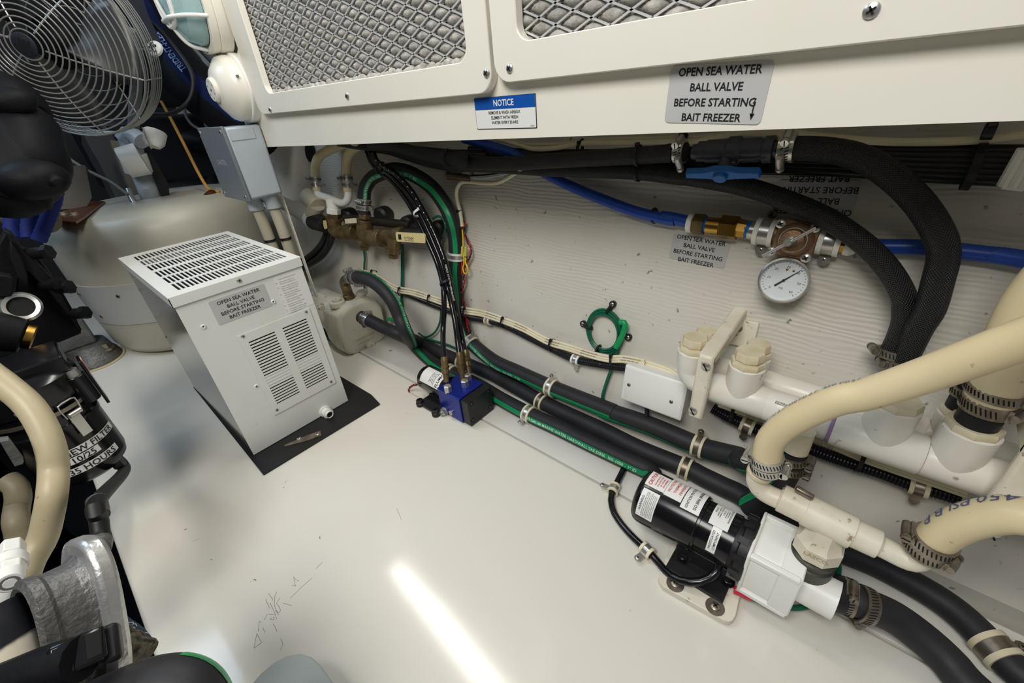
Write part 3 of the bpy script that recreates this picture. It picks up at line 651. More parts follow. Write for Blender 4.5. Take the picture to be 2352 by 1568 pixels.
seg('430,662','540,675',.0165,.0165,brass,'union_nut',6); seg('535,672','595,682',.0130,.0125,brass,'union_nut',8); seg('588,680','618,685',.0118,.0118,bluet,'thread_tape'); seg('612,685','672,695',.0118,.0118,steel,'nipple')
def clipreg(k,lab): 
    p=onax(k); pclip(p,onax('1290,790')-onax('235,645'),.0145,(0,0,-1),WN,lab,w=.018,cush=nylon,L=.010)
clipreg('712,700','white cushioned clamp on the left side of the bronze regulator'); clipreg('1125,755','white cushioned clamp on the right side of the bronze regulator')
seg('660,693','800,712',.0125,.0135,regb,'inlet'); seg('1040,745','1175,762',.0135,.0125,regb,'outlet'); seg('1165,758','1250,772',.0135,.0130,brass,'union_nut',8)
MB().lathe([(0,0),(.0135,0),(.0140,.006),(.0100,.012),(0,.012)],fr(onax('1225,772'),onax('1300,785')-onax('1225,772')),20).build('collar',nylon,rg)
ctr=p1('@J w.026 905,742'); xd=(p1('@J w.026 1065,700')-p1('@J w.026 800,655')).normalized(); M=fr(ctr,WN,xd)
sz=(p1('@J w.026 1075,640')-p1('@J w.026 800,625')).length
MB().prism(rrect(sz,sz*.98,.009,5),-.004,.0045,M).build('square_cover',regb,rg,bev=.0015); MB().lathe([(0,-.026),(.017,-.026),(.021,-.014),(.020,-.004),(0,-.004)],M,28).build('body',regb,rg)
MB().lathe([(.021,.0045),(.0185,.008),(.0150,.010),(.0145,.024),(.0125,.029),(.006,.030),(0,.030)],M,32).build('bonnet',regb,rg)
MB().lathe([(.0146,.016),(.0153,.0165),(.0153,.0215),(.0146,.022)],M,32).build('label_ring',labg,rg)
for s in ('811,645','1030,672','968,862','752,820'): screw(rg,p1('@J w.031 '+s),WN,.0060,steel)
MB().cyl(M@V((0,0,.028)),M@V((0,0,.040)),.0065,.0065,6).build('lock_nut',steel,rg); MB().cyl(M@V((0,0,.036)),M@V((0,0,.058)),.0042,.0042,14).build('adjusting_screw',steel,rg)
ta,tb=p1('@J w.083 678,878'),p1('@J w.083 935,745'); c=M@V((0,0,.052)); tv=(tb-ta).normalized(); MB().cyl(c-tv*.030,c+tv*.030,.0021,.0021,10).build('t_bar',steel,rg)
# gauge
gc=p1('@J w.026 828,1003'); MB().cyl(p1('@J w.016 880,880'),gc-WN*.008+V((0,0,.006)),.006,.006,10).build('stem',brass,rg)
gg=thing('pressure_gauge','round steel pressure gauge with white dial hanging below the bronze regulator','gauge',gc); M=fr(gc,(WN+V((0,-.12,.1))).normalized(),xd)
R=.0285
MB().lathe([(0,-.020),(R*.92,-.020),(R,-.016),(R,.004),(R*1.03,.005),(R*1.03,.008),(R*.95,.009),(R*.93,.006),(R*.93,.002)],M,48).build('case',steel,gg)
d_=MB().lathe([(0,.0015),(R*.94,.0015),(R*.94,.0010)],M,48).build('dial',gface,gg); mb=MB()
for i in range(31):
    a=math.radians(225-270*i/30); l=.10 if i%5==0 else .05
    mb.box(R*l,R*.018,.0002,M@Matrix.Rotation(a,4,'Z')@Matrix.Translation((R*(.86-l/2),0,.0017)))
for i in range(7):
    a=math.radians(225-270*i/6); mb.text(str(i*10),M@Matrix.Translation((math.cos(a)*R*.62,math.sin(a)*R*.62-R*.05,.0017)),R*.15)
mb.text('PSI',M@Matrix.Translation((0,-R*.42,.0017)),R*.14); mb.build('scale',ink,d_)
nd=(p1('@J w.028 915,955')-gc); an=math.atan2(nd.dot(M.col[1].to_3d()),nd.dot(M.col[0].to_3d())); MM=M@Matrix.Rotation(an,4,'Z')
mb=MB().prism([(-R*.42,-.0011),(-R*.42,.0011),(0,.0009),(R*.82,.0002),(R*.82,-.0002),(0,-.0009)],.0026,.0030,MM); mb.cyl(M@V((0,0,.001)),M@V((0,0,.0036)),.0016); mb.build('needle',ink,gg)
screw(gg,M@V((-R*.02,R*.50,.0018)),M.col[2].to_3d(),.0015,brass); screw(gg,M@V((R*.24,R*.50,.0018)),M.col[2].to_3d(),.0015,brass)
screw(rg,p1('@J w.001 755,585'),WN,.0055,steeld)
# placards stuck on the hull side
placard('@J 130,712 490,770 100,862','w.0006',['OPEN SEA WATER','BALL VALVE','BEFORE STARTING','BAIT FREEZER'],'silver placard on the hull side just left of the regulator and below its blue pipe','sign',size=.0088,lead=1.25)
a,b,c=pp('w.0006 @J 1265,572 755,552 1325,370'); M,w_,h_=quadM(a,b,c); tq=thing('placard','upside down silver placard behind the braided hose above the regulator','sign',(a+b)/2)
flatlabel(tq,M,w_,h_,['OPEN SEA WATER','BALL VALVE','BEFORE STARTING','BAIT FREEZER ↑'.replace(' ↑','')],labg,size=.0104,lead=1.25,name='plate')
# white ladder-like strap at the right edge
ld=thing('cable_ladder','white slotted plastic cable holder at the right edge under the air box','bracket',p1('@J w.05 2290,330')); a,b=p1('@J w.05 2215,405'),p1('@J w.06 2350,170'); e=p1('@J w.05 2330,420')-a
mb=MB()
for k in (0,.55,1.1): mb.cyl(a+e*k,b+e*k,.0045,.0045,8)
for k in range(5): q=a.lerp(b,k/4.5); mb.cyl(q,q+e*1.2,.003,.003,8)
mb.build('rails',nylon,ld)
# ================= LOOMS AND CREAM CABLES ALONG THE WALL =================
def loomhose(label,s,r=.0088,lo=0,hi=1):
    d=resamp(spline(pp(s)),.00125); t=thing('cable_loom',label,'cable',d[0]); n=len(d)
    MB().tube(d,lambda u,i:r*(1+(.0 if not(lo<=u<=hi) else .10*math.cos(i*2*math.pi/3.0))),12).build('corrugated_sleeve',loom,t); return t,d
lt,ld_=loomhose('black corrugated loom running along the wall to the small white box','@H w.012 860,320 1000,375 1200,455 1430,535 1640,580 1760,605 @M 350,195 500,240 700,340 900,440 1080,520 1300,562 1500,590',.0068)
lt2,ld2=loomhose('black corrugated loom emerging right of the small white box, under the white manifold','@K w.016 960,960 1100,1040 1300,1130 1450,1185 @L w.018 0,1195 200,1262 400,1325 600,1400 800,1460 1000,1520',.0088)
def cables(label,ss,r,txt=None):
    t,D=cablething('cable_run',label,'cable',ss,r,cable,step=.006)
    for d in D[:2]:
        L=sum((b-a).length for a,b in zip(d,d[1:])); k=.04
        while txt and k<L-.08: tube_text(t,d,r,[(0,25),(1,25)],txt,k/L,r*1.0,inkg,bold=.0); k+=.085
    return t,D
c3='@G w.012 880,1235 940,1262 1040,1290 @H w.018 700,%d 860,%d 1000,%d 1230,%d @M 140,%d 300,%d 450,%d 640,%d 850,%d 1000,%d 1200,%d 1350,%d 1480,%d 1650,%d @K w.014 200,%d 400,%d 600,%d 740,%d'
base=[195,290,320,395,90,118,165,240,350,395,458,492,495,530,525,565,635,745]
cw,cD=cables('three cream marine cables tied along the top of the black loom on the wall',[c3%tuple(b+o for b in base) for o in (0,22,40)],.0030,'MARINE CABLE 600V 105C')
for s in ('@H 900,310','@H 1150,400','@M 180,120','@M 485,205','@M 880,400','@M 1380,535','@H 665,170'):
    p,T,_=at(cD[1],p1(s)); tie(lt,p-V((0,0,.004)),T,.0115,(-.3,0,1),w=.004,tail=.006)
cw2,cD2=cables('flat cream cables running under the white manifold at the right',['@K w.024 1010,%d 1180,%d 1450,%d @L w.026 0,%d 250,%d 500,%d 800,%d 1050,%d'%(905+o,965+o,1065+o,1090+o*1.0,1195+o,1285+o,1385+o,1470+o) for o in (0,26)],.0036,'MARINE CABLE')
for s in ('@K 1130,970','@L 270,1220'): p,T,_=at(cD2[0],p1(s)); tie(cw2,p-V((0,0,.008)),T,.015,(-.4,0,1),w=.005)
clipat(ld_,'@M 365,198',.0070,UP,WN,'small clamp with upright tab on the loom, left of the green coil',w=.011)
clipat(ld_,'@M 1080,525',.0070,(0,0,-1),WN,'small white clamp on the corrugated loom under the green coil',w=.012,cush=nylon)
clipat(ld2,'@K 1250,1120',.009,(0,0,-1),WN,'clamp on the loom directly beneath the white manifold, left of the big cream hose',w=.014,cush=yel,mt=steeld)
clipat(ld2,'@L 685,1425',.009,(0,0,-1),WN,'clamp on the loom below the white manifold, nearest the right edge',w=.014,cush=yel,mt=steeld)
# ================= GREEN WIRES =================
def wire(label,s,r,mt=greend,cat='wire',name='wire',step=.006,n=10):
    return solo(MB().tube(resamp(spline(pp(s)),step),r,n),name,mt,label,cat)
wire('thin green wire dropping from the bronze fittings to the white pump','@G w.012 925,1075 932,1150 928,1230 930,1420',.0030)
wire('thicker green wire dropping down the wall behind the cable run','@G w.010 1270,1020 1272,1200 1268,1380 1265,1500 @H w.012 905,400 915,470',.0044)
wire('green bonding wire with red crimp beside the slim black lines','@G w.05 1545,790 1590,770 1640,800 1660,870 w.03 1640,960 w.012 1632,1100 1640,1400 @H w.012 1260,360 1245,480 1235,590 1200,670 1150,712 1100,722 1050,690',.0027)
wire('thin green wire running along the foot of the wall to the striped hose','@H w.012 1100,735 1200,760 1300,790 1390,830',.0028)
gcx=thing('wire_coil','coil of dark green wire with bright green joint pinned to the wall','wire',p1('@M w0 1310,280'))
M,wc,hc=quadM(*pp('w.006 @M 1155,90 1480,90 1155,475')); 
for k in range(3):
    mb=MB(); Mo=M@Matrix.Translation((0,0,.0022*(k-1)))@Matrix.Rotation(.5*k,4,'Z'); mb.torus(M@Matrix.Translation((0,0,.002*(k-1))),wc/2-.0035-.0042*k*.9,.0024,40,8,sq=hc/wc*.985); mb.build('wire_turn',greend,gcx)
MB().tube(resamp(spline(pp('@M w.014 1440,215 1475,215 1480,260 1455,330 1425,390 1405,420')),.004),.0052,12).build('heatshrink',greenb,gcx)
MB().tube(resamp(spline(pp('@M w.008 1450,330 1425,430 1395,530 1370,600 1340,680 1305,790 1300,850 1330,950')),.005),.0034,10).build('tail',greend,gcx)
for s,q in (('1382,65','1350,110'),('1140,225','1180,250'),('1510,335','1465,320'),('1250,470','1262,430')):
    a,b=p1('@M w.003 '+s),p1('@M w.006 '+q); mb=MB().cyl(a,b,.0042,.0042,10); mb.cyl(a-WN*.003,a+WN*.003,.0062,.0062,14); mb.torus(fr(b,(b-a).cross(WN),b-a),.0075,.0022,14,6); o=mb.build('tie_mount',rubm,gcx); screw(o,a+WN*.003,WN,.0036,steel)
wire('bright green heat-shrunk wire end on the deck side of the plain hose','@H w.02 785,568 810,570 845,572',.005,greenb)
# ================= SMALL WHITE BOX =================
a,b,c=pp('w.046 @K 225,592 762,765 150,875'); M,w_,h_=quadM(a,b,c)
sb=thing('junction_box','small white plastic cable junction box on the wall above the three hoses','box',M@V((0,0,-.046)))
MB().prism(rrect(w_*.95,h_*.93,.003,3),-.0465,-.010,M).build('box_body',nylon,sb)
cv=MB().prism(rrect(w_,h_,.002,3),-.011,-.003,M).prism(rrect(w_,h_,.002,3),-.003,0,M,rrect(w_-.007,h_-.007,.002,3)).build('cover',nylon,sb)
for s in ('240,760','603,905'): screw(cv,p1('@K w.0462 '+s),WN,.0032,steeld)
wire('short black cable leaving the underside of the small white box','@K w.02 395,960 395,1040 w.01 390,1120',.0040,rubm,'cable','cable')
# ================= WIRE PIGTAILS beside the arched hose =================
pt_=thing('wire_pigtails','twisted red, black and yellow wires with a crimped loop hanging beside the arched hose','wire',p1('@G w.01 1830,1100'))
def pg(s,r,mt,nm='wire'): MB().tube(resamp(spline(pp(s)),.004),r,8).build(nm,mt,pt_)
pg('@G w.02 1810,890 1815,960 1818,1040 1825,1180 1815,1240 1830,1285 1855,1275 1860,1240 1840,1190 1838,1140',.0017,yelw)
for ph in (0,1):
    P_=[(1830,815),(1825,860),(1820,920),(1850,980),(1885,1060),(1880,1130),(1835,1220),(1825,1300),(1830,1360),(1810,1420),(1800,1480),(1815,1560)]
    d=resamp(spline(pp('@G w.014 '+' '.join('%d,%d'%q for q in P_))),.002)
    q=[c_+fr((0,0,0),(d[min(i+1,len(d)-1)]-d[max(i-1,0)])).to_3x3()@V((math.cos(i*.45+ph*math.pi)*.0018,math.sin(i*.45+ph*math.pi)*.0018,0)) for i,c_ in enumerate(d)]
    MB().tube(q,.0014,6).build('wire',[redw,rubm][ph],pt_)
pg('@G w.016 1800,1150 1805,1210 1802,1290',.0016,redw)
for s in ('1812,1040 1808,1130','1840,1040 1838,1130'): a,b=pp('@G w.022 '+s); MB().cyl(a,b,.0032,.0032,10).build('crimp_sleeve',mat('clear_yellow_crimp',(196,186,90),.3),pt_)
pg('@H w.02 1460,570 1465,620 1480,660 1475,700',.0017,redw); pg('@H w.02 1452,440 1440,520 1475,590 1462,650',.0014,redw)
# ================= SLIM HYDRAULIC LINES =================
hy=['@G w.07 950,185 990,280 1060,370 1180,460 1290,600 1370,730 1440,870 1520,1040 1590,1210 x.54 1635,1380 @H x.53 1265,330 x.515 1270,480 x.50 1262,640 x.475 1262,800 x.455 1275,940',
    '@G w.075 975,175 1010,260 1090,345 1200,435 1320,570 1405,700 1480,850 1560,1030 1625,1200 x.545 1665,1370 @H x.54 1300,300 x.53 1335,450 x.515 1365,600 x.50 1385,760 x.485 1405,900',
    '@G w.08 1010,200 1040,270 1110,330 1220,400 1350,540 1440,690 1520,840 1600,1020 1660,1190 x.55 1700,1350 @H x.545 1330,290 x.54 1370,460 x.53 1400,600 x.52 1430,760 x.505 1460,880']
ht,hD=cablething('hydraulic_lines','three slim glossy black hydraulic lines tied together, dropping to the blue gear pump','hose',hy,.0058,rubg,'line',step=.006,n=14)
d=hD[2]; mb=MB(); fs,_=frames(d,[(0,10),(1,10)]); 
for i in range(int(len(d)*.05),int(len(d)*.62),3): T,N=fs[i]; mb.box(.0022,.0016,.0006,fr(d[i]+N*.0060,N,T))
mb.build('printed_dots',labw,ht)
tube_text(ht,hD[2],.0058,[(0,10),(1,10)],'PARFLEX  R17-04 1/4" ID   STROBOSCOPE',.62,.0045,labw)
for s,mtt in (('@G 1060,360',rubm),('@G 1405,740',labw),('@G 1665,1380',rubm)): p,T,_=at(hD[1],p1(s)); tie(ht,p,T,.0135,(-.5,-1,0),w=.005,mt=mtt)
for i,e in ((0,'@H x.440 1290,1110'),(1,'@H x.468 1430,1100'),(2,'@H x.490 1485,1040')):
    a=hD[i][-1]; b=p1(e); dr=(b-a).normalized(); L=(b-a).length; M=fr(a-dr*.012,dr)
    MB().lathe([(0,0),(.0072,0),(.0078,.006),(.0078,L*.35),(.0070,L*.40),(.0086,L*.43),(.0086,L*.55),(.0070,L*.6),(.0080,L*.62),(.0080,L*.85),(.0060,L*.9),(.0060,L+.012),(0,L+.012)],M,14).build('crimped_end',bronze,ht)
# ================= WHITE PVC MANIFOLD =================
AXX,BXX=.53,.578
mf=thing('pvc_manifold','double row white PVC water manifold with capped check valves along the wall','pipework',(AXX,0,.2))
az=sum(p1('x.53 '+s).z for s in ('@K 1150,845','@K 1560,920','@L 420,1130'))/3; bz=az+.004
def ay(s,x=AXX): return p1('x%.3f '%x+s).y
def run(y0,y1,r,x=AXX,z=None,nm='pipe',mt=pvc,n=28): return MB().lathe([(0,0),(r*.96,0),(r,.0015),(r,abs(y0-y1)-.0015),(r*.96,abs(y0-y1)),(0,abs(y0-y1))],fr((x,y0,z or az),(0,-1,0)),n).build(nm,mt,mf)
def branch(y,x,z0,z1,r=.0195,plug=True,black=False,z_=0):
    b=MB().lathe([(0,0),(r*.9,0),(r,.012),(r*1.04,(z1-z0)*.5),(r*1.06,z1-z0-.001),(r*.98,z1-z0),(0,z1-z0)],fr((x,y,z0),UP),30).build('tee_socket',pvc,mf)
    MB().lathe([(0,0),(r*1.0,0),(r*1.02,.001),(r*1.02,.006),(r*.96,.008),(0,.008)],fr((x,y,z1),UP),8).build('bushing',yel,b)
    if plug: MB().lathe([(0,.007),(r*.78,.007),(r*.78,.010),(r*.86,.0105),(r*.86,.0195),(r*.80,.0215),(0,.0215)],fr((x,y,z1),UP),8).build('plug',[yel][0],b)
    return b
q1,q2=p1('x.53 @K 815,345'),p1('x.53 @K 1288,465'); q3=p1('x.53 @L 530,790'); q4=p1('x.53 @L 1110,960')
yB=[q1.y,q2.y,q3.y,q4.y]
# first valve: an elbow
d=resamp(spline([(AXX,yB[0],q1.z-.025),(AXX,yB[0]+.001,az+.022),(AXX,yB[0]-.006,az+.006),(AXX,yB[0]-.022,az),(AXX,yB[1]+.03,az)]),.005); MB().tube(d,.0185,26).build('elbow',pvc,mf)
branch(yB[0],AXX,az+.012,q1.z-.022); branch(yB[1],AXX,az-.002,q2.z-.022,.0205); run(yB[1]+.036,yB[1]-.036,.0212,nm='tee_body')
y5,y6=ay('@K 1395,905'),ay('@L 25,985'); run(y5,y6,.0195,nm='pipe'); run(y5+.003,y5-.0015,.0199,mt=mat('purple_primer',(150,120,160),.5),nm='primer_ring'); run(y5-.004,y5-.045,.0215,nm='coupling')
run(y6+.002,y6-.003,.0219,mt=mat('purple_primer',(150,120,160),.5),nm='primer_ring'); y7=ay('@L 740,1150'); run(y6-.002,y7,.0228,nm='tee_body'); branch(yB[2],AXX,az,q3.z-.004,.0215,plug=False)
run(y7-.0005,yB[3]-.045,.0215,nm='tee_body'); branch(yB[3],AXX,az,q4.z-.006,.0215,plug=False); run(yB[3]-.044,yB[3]-.30,.0195,nm='pipe')
# back row
w1_,w2_=p1('x.578 @K 920,275'),p1('x.578 @K 1368,385'); w4=p1('x.578 @L 985,830')
branch(w1_.y,BXX-.004,bz,w1_.z-.022,.0165); branch(w2_.y,BXX-.004,bz,w2_.z-.022,.0175); run(w1_.y,w2_.y-.035,.0165,BXX-.004,bz,'tee_body')
run(w2_.y-.034,-.5,.0150,BXX-.006,bz,'pipe'); run(ay('@K 1480,760',.578),ay('@K 2000,900',.578),.0168,BXX-.006,bz,'coupling'); branch(w4.y,BXX-.008,bz,w4.z-.004,.0150,plug=False)
run(ay('@L 560,930',.578),ay('@L 740,960',.578),.0180,BXX-.006,bz,'coupling')
# black rubber adapters on the right-hand branches with the vertical cream hose
for y,x,zt_,r in ((yB[3],AXX,q4.z,.0165),(w4.y,BXX-.008,w4.z,.0125)):
    MB().lathe([(0,0),(r,0),(r,.016),(r*.93,.018),(r*.85,.040),(0,.040)],fr((x,y,zt_),UP),24).build('rubber_adapter',rubm,mf)
vh,vD=hose('upright cream hose rising from the right end of the white manifold out of the frame',[V((AXX,yB[3],q4.z+.026))]+pp('x.528 @L 1310,600 1400,320 1520,80 1680,-120 1900,-320 2300,-620'),.0190,beige,24)
clamp(vh,(AXX,yB[3],q4.z+.026),UP,.0175,(-.5,-1,0),w=.014,mt=steeld); clamp(vh,(AXX+.001,yB[3],q4.z+.042),UP,.0196,(-.3,-1,0),w=.010,mt=steeld); clamp(vh,(BXX-.008,w4.y,w4.z+.026),UP,.0125,(-1,-.3,0),w=.011,mt=steeld)
# barcode print on the coupling
mb=MB(); 
for i in range(22): mb.box(.0006+.0006*(i%3==0),.0002,.004,fr((AXX-.0152,y5-.012-i*.0012,az+.0152),(-.7,0,.7)),(0,0,0)) if 0 else mb.add([(AXX-.0155,y5-.014-i*.0012,az+.0152),(AXX-.0155,y5-.0146-i*.0012,az+.0152),(AXX-.0123,y5-.0146-i*.0012,az+.0180),(AXX-.0123,y5-.014-i*.0012,az+.0180)],[(0,1,2,3)])
mb.build('barcode',ink,mf)
# mounting brackets (a plate on the wall, an arm out and a strap down in front)
def bracket(lab,yc,zt,zb_,xf,wd,plate=True,scr=('@K 902,602','@K 790,982'),pl=None):
    t=thing('pipe_bracket',lab,'bracket',(xf,yc,zb_))
    mb=MB().bx((xf,yc-wd/2,zb_),(xf+.012,yc+wd/2,zt)); mb.build('front_strap',pvcb,t,bev=.004)
    vs=[]; xw=WX+WS*(zt+.03); mb=MB()
    poly=[(xf+.0005,zt-.016),(xf+.004,zt),(xw,zt+.012),(xw,zt-.012)]
    mb.add([(x,yc-wd/2,z) for x,z in poly]+[(x,yc+wd/2,z) for x,z in poly],[(0,1,2,3),(7,6,5,4),(0,4,5,1),(1,5,6,2),(2,6,7,3),(3,7,4,0)]); mb.build('arm',pvcb,t,bev=.003)
    for s in scr: 
        q=p1('x%.4f '%xf+s); screw(t,q,TOCAM,.0062,steel,slot=True)
    if pl:
        a,b,c=pp('w.006 '+pl); M,w_,h_=quadM(a,b,c); MB().prism(rrect(w_,h_,.002,3),-.006,0,M).build('wall_plate',pvcb,t,bev=.001)
        screw(t,p1('w.0062 @K 1182,275'),WN,.0056,steeld)
    return t
f0,f1_=p1('x.497 @K 925,520'),p1('x.497 @K 780,1045')
wdb=abs(p1('x.497 @K 850,515').y-p1('x.497 @K 990,545').y)
bracket('white plastic bracket strap around the left end of the manifold, beside the small white box',(f0.y+f1_.y)/2,f0.z,f1_.z,.497,wdb,pl='@K 1075,175 1350,232 1040,395')
g0,g1=p1('x.488 @L 1400,1080'),p1('x.488 @O 1640,690')
bracket('white plastic bracket strap at the right edge, behind the lettered cream hose',(g0.y+g1.y)/2-.004,g0.z,g1.z-.002,.488,wdb*1.05,scr=('@O 1600,655',))
# ================= CREAM HOSES AND WHITE TEE =================
RBG=.0150
hG,dG=hose('large cream hose sweeping across the manifold from the white tee to the right edge',pp('x.44 @K 1425,1395 1432,1330 1455,1245 1530,1150 1640,1070 1800,985 2050,885 @L 300,735 x.437 700,605 x.432 1100,460 x.427 1477,325')+[V((.421,-.116,.444)),V((.418,-.165,.478)),V((.43,-.30,.495)),V((.45,-.85,.5))],RBG,beige,26)
tube_text(hG,dG,RBG,[(0,-72),(1,-74)],'450 PSI B P  450 PSI B P  450 PSI B P',at(dG,p1('@K 1500,1180'))[2],.007,blueink,bold=0)
p,T,_=at(dG,p1('@O 195,210')); clamp(hG,p,T,RBG,(0,1,.2),w=.011); cl0=p-T*.012; clamp(hG,cl0,T,RBG-.0005,(0,-1,-.5),w=.010)
hP,dP=hose('short cream hose lettered in faded blue at the lower right edge',pp('x.44 @O 1185,760 1240,700 x.439 1330,630 1450,578 1600,545 x.437 1792,545')+[V((.438,-.195,.270)),V((.442,-.28,.25)),V((.46,-.48,.16)),V((.50,-.85,.06))],RBG*1.05,beige,26)
tube_text(hP,dP,RBG*1.05,[(0,-60),(1,-58)],'450 PSI B P',at(dP,p1('@O 1800,545'))[2],.0135,blueink,rev=True,bold=0)
p,T,_=at(dP,p1('@O 1245,705')); clamp(hP,p,T,RBG*1.05,(0,1,-.3),w=.012,mt=steeld); clamp(hP,p-T*.012,T,RBG*1.02,(-.3,-1,-.4),w=.011,mt=steeld)
te=thing('pipe_tee','stained white plastic tee joining two cream hoses above the pump outlet','fitting',p1('x.44 @O 590,600'))
def tb(s,r,nm='pipe',n=22,mt=pvcb,par=None): return MB().tube(resamp(spline(pp(s)),.004),r,n).build(nm,mt,par or te)
def sg(a,b,r0,r1=None,nm='socket',n=26,mt=pvcb,par=None): a=p1(a) if isinstance(a,str) else a; b=p1(b) if isinstance(b,str) else b; return MB().cyl(a,b,r0,r1,n).build(nm,mt,par or te,bev=.0008)
tb('x.44 @O 185,235 165,280 155,330 185,385 250,425 325,455','r' and .0115,'elbow'); sg('x.44 @O 180,270','x.44 @O 168,290',.0145,.0140,'barb_collar',mt=yel)
sg('x.44 @O 300,432','x.44 @O 470,515',.0165,.0165,'union'); sg('x.44 @O 292,428','x.44 @O 330,446',.0125,.0172,'taper',8)
sg('x.44 @O 450,505','x.44 @O 745,650',.0182,.0182,'tee_run'); sg('x.44 @O 728,640','x.44 @O 905,722',.0158,.0152,'socket'); sg('x.44 @O 890,714','x.44 @O 925,730',.0150,.0105,'taper')
tb('x.44 @O 900,722 985,765 1070,805 1130,815 1165,790 1190,755',.0112,'elbow'); sg('x.44 @O 1182,775','x.44 @O 1198,748',.0150,.0150,'barb_collar',mt=yel)
tq_=p1('x.44 @O 590,590'); ty=p1('x.44 @O 540,720').y; ty=(ty+tq_.y)/2
MB().lathe([(0,-.052),(.0205,-.052),(.0245,-.048),(.0245,-.030),(.0215,-.026),(.0195,-.018),(.0178,0),(0,.004)],fr((.44,ty,tq_.z),UP,(math.sin(.3927),math.cos(.3927),0)),8).build('branch_socket',pvcb,te,sharp=25)
bb=MB().lathe([(0,-.088),(.019,-.088),(.0232,-.082),(.0236,-.066),(.0215,-.064),(.0215,-.060),(.0236,-.058),(.0236,-.054),(.021,-.0525),(.021,-.048),(0,-.048)],fr((.44,ty,tq_.z),UP),32).build('threaded_bushing',mat('dirty_black_bushing',(46,48,42),.45,c2=(84,84,70),scale=60),te)
MM=fr((.44-.0228,ty,tq_.z-.037),(-1,0,0),(0,-1,0)); MB().text('LASCO',MM@Matrix.Translation((0,0,.0012)),.0075,bold=.02).build('raised_lettering',mat('grime',(176,160,128),.6),te)
sg('x.44 @O 395,375','x.44 @O 500,435',.004,.004,'strap_stub',8,steeld)
# short branch from the manifold down to a striped hose
hD,dD=hose('short striped hose end hanging below the manifold behind the large cream hose',pp('x.50 @O 385,150 372,210 340,290 290,370 210,440 100,495'),.0138,rub)
stripe(hD,dD,.0138,[(0,60),(.4,60),(1,50)],.011)
MB().cyl((.503,p1('x.50 @O 395,110').y,az),p1('x.50 @O 388,140'),.0150,.0145,22).build('nipple',yel,hD)
for k,u in ((0,(0,-1,.1)),(1,(0,-1,-.3))): clamp(hD,dD[1+2*k],(dD[3]-dD[0]),.0140,u,w=.010,mt=steeld)
# ================= LABELLED MOTOR PUMP =================
PX,PZ=.431,.062
def ym(s): return p1('f%.3f '%PZ+s).y
yl0,yl1,yl2=ym('@N 405,405'),ym('@N 915,640'),ym('@N 1190,752')
mp=thing('motor_pump','black labelled electric motor pump with white plastic head on a stained bracket','pump',(PX,yl1,0))
AM=fr((PX,yl0+.004,PZ),(0,-1,0),UP); L1=yl0+.004-yl1; L2=yl0+.004-yl2; RM,RM2=.0405,.0362
MB().lathe([(0,0),(.012,0),(.028,.0015),(.0350,.004),(.0385,.008),(.0400,.013),(RM,.02),(RM,L1-.004),(RM-.001,L1-.003),(RM-.001,L1),(0,L1)],AM,48).build('motor_housing',rubg,mp)
MB().lathe([(0,L1-.002),(RM2,L1-.002),(RM2,L2),(0,L2)],AM,48).build('motor_end',rubg,mp)
ar=MB().lathe([(0,L2),(RM2*.95,L2),(RM2*.95,L2+.006),(.042,L2+.008),(.042,L2+.020),(0,L2+.020)],AM,40).build('adapter_ring',rubm,mp)
for k in range(12): a=k*math.pi/6; MB().box(.006,.008,.012,AM@Matrix.Rotation(a,4,'Z'),(.041,0,L2+.010)).build('lug',rubm,ar)
L3=yl0+.004-ym('@N 1560,960'); hd_=MB()
hw=.0385
hd_.prism(rrect(hw*2.08,hw*2.08,.006,4),L2+.019,L2+.023,AM); hd_.prism(rrect(hw*1.86,hw*1.86,.012,5),L2+.022,L3,AM); hd_.prism(rrect(hw*1.98,hw*1.98,.008,5),L3-.001,L3+.022,AM); 
for sx,sy in ((1,1),(-1,1),(1,-1),(-1,-1)): hd_.bx((sx*hw*.80,sy*hw*.80,L2+.02),(sx*hw*1.0,sy*hw*1.0,L3+.02),AM)
hd_.build('pump_head',nylon,mp,bev=.0018)
oy=ty; MB().cyl((PX+.006,oy,PZ+.01),(.438,oy,tq_.z-.085),.0165,.0165,28).build('outlet',nylon,mp)
sy=p1('f.062 @O 610,985').y; MB().lathe([(0,0),(.0235,0),(.0235,abs(yl0+.004-L3-.02-sy)+.01),(0,abs(yl0+.004-L3-.02-sy)+.01)],fr((PX,yl0+.004-L3-.018,PZ-.008),(0,-1,0)),30).build('inlet',nylon,mp)
def rcyl(s,R):
    px_,py_=[float(v) for v in s.split(',')]; F_=FR['N']; r=ray(F_[0]+px_*F_[2],F_[1]+py_*F_[2]); o=C0-V((PX,0,PZ))
    A=r.x**2+r.z**2; B=2*(o.x*r.x+o.z*r.z); Cc=o.x**2+o.z**2-R*R; D=max(0,B*B-4*A*Cc); t=(-B-math.sqrt(D))/(2*A); p=C0+r*t
    return math.atan2(p.z-PZ,-(p.x-PX)),p.y
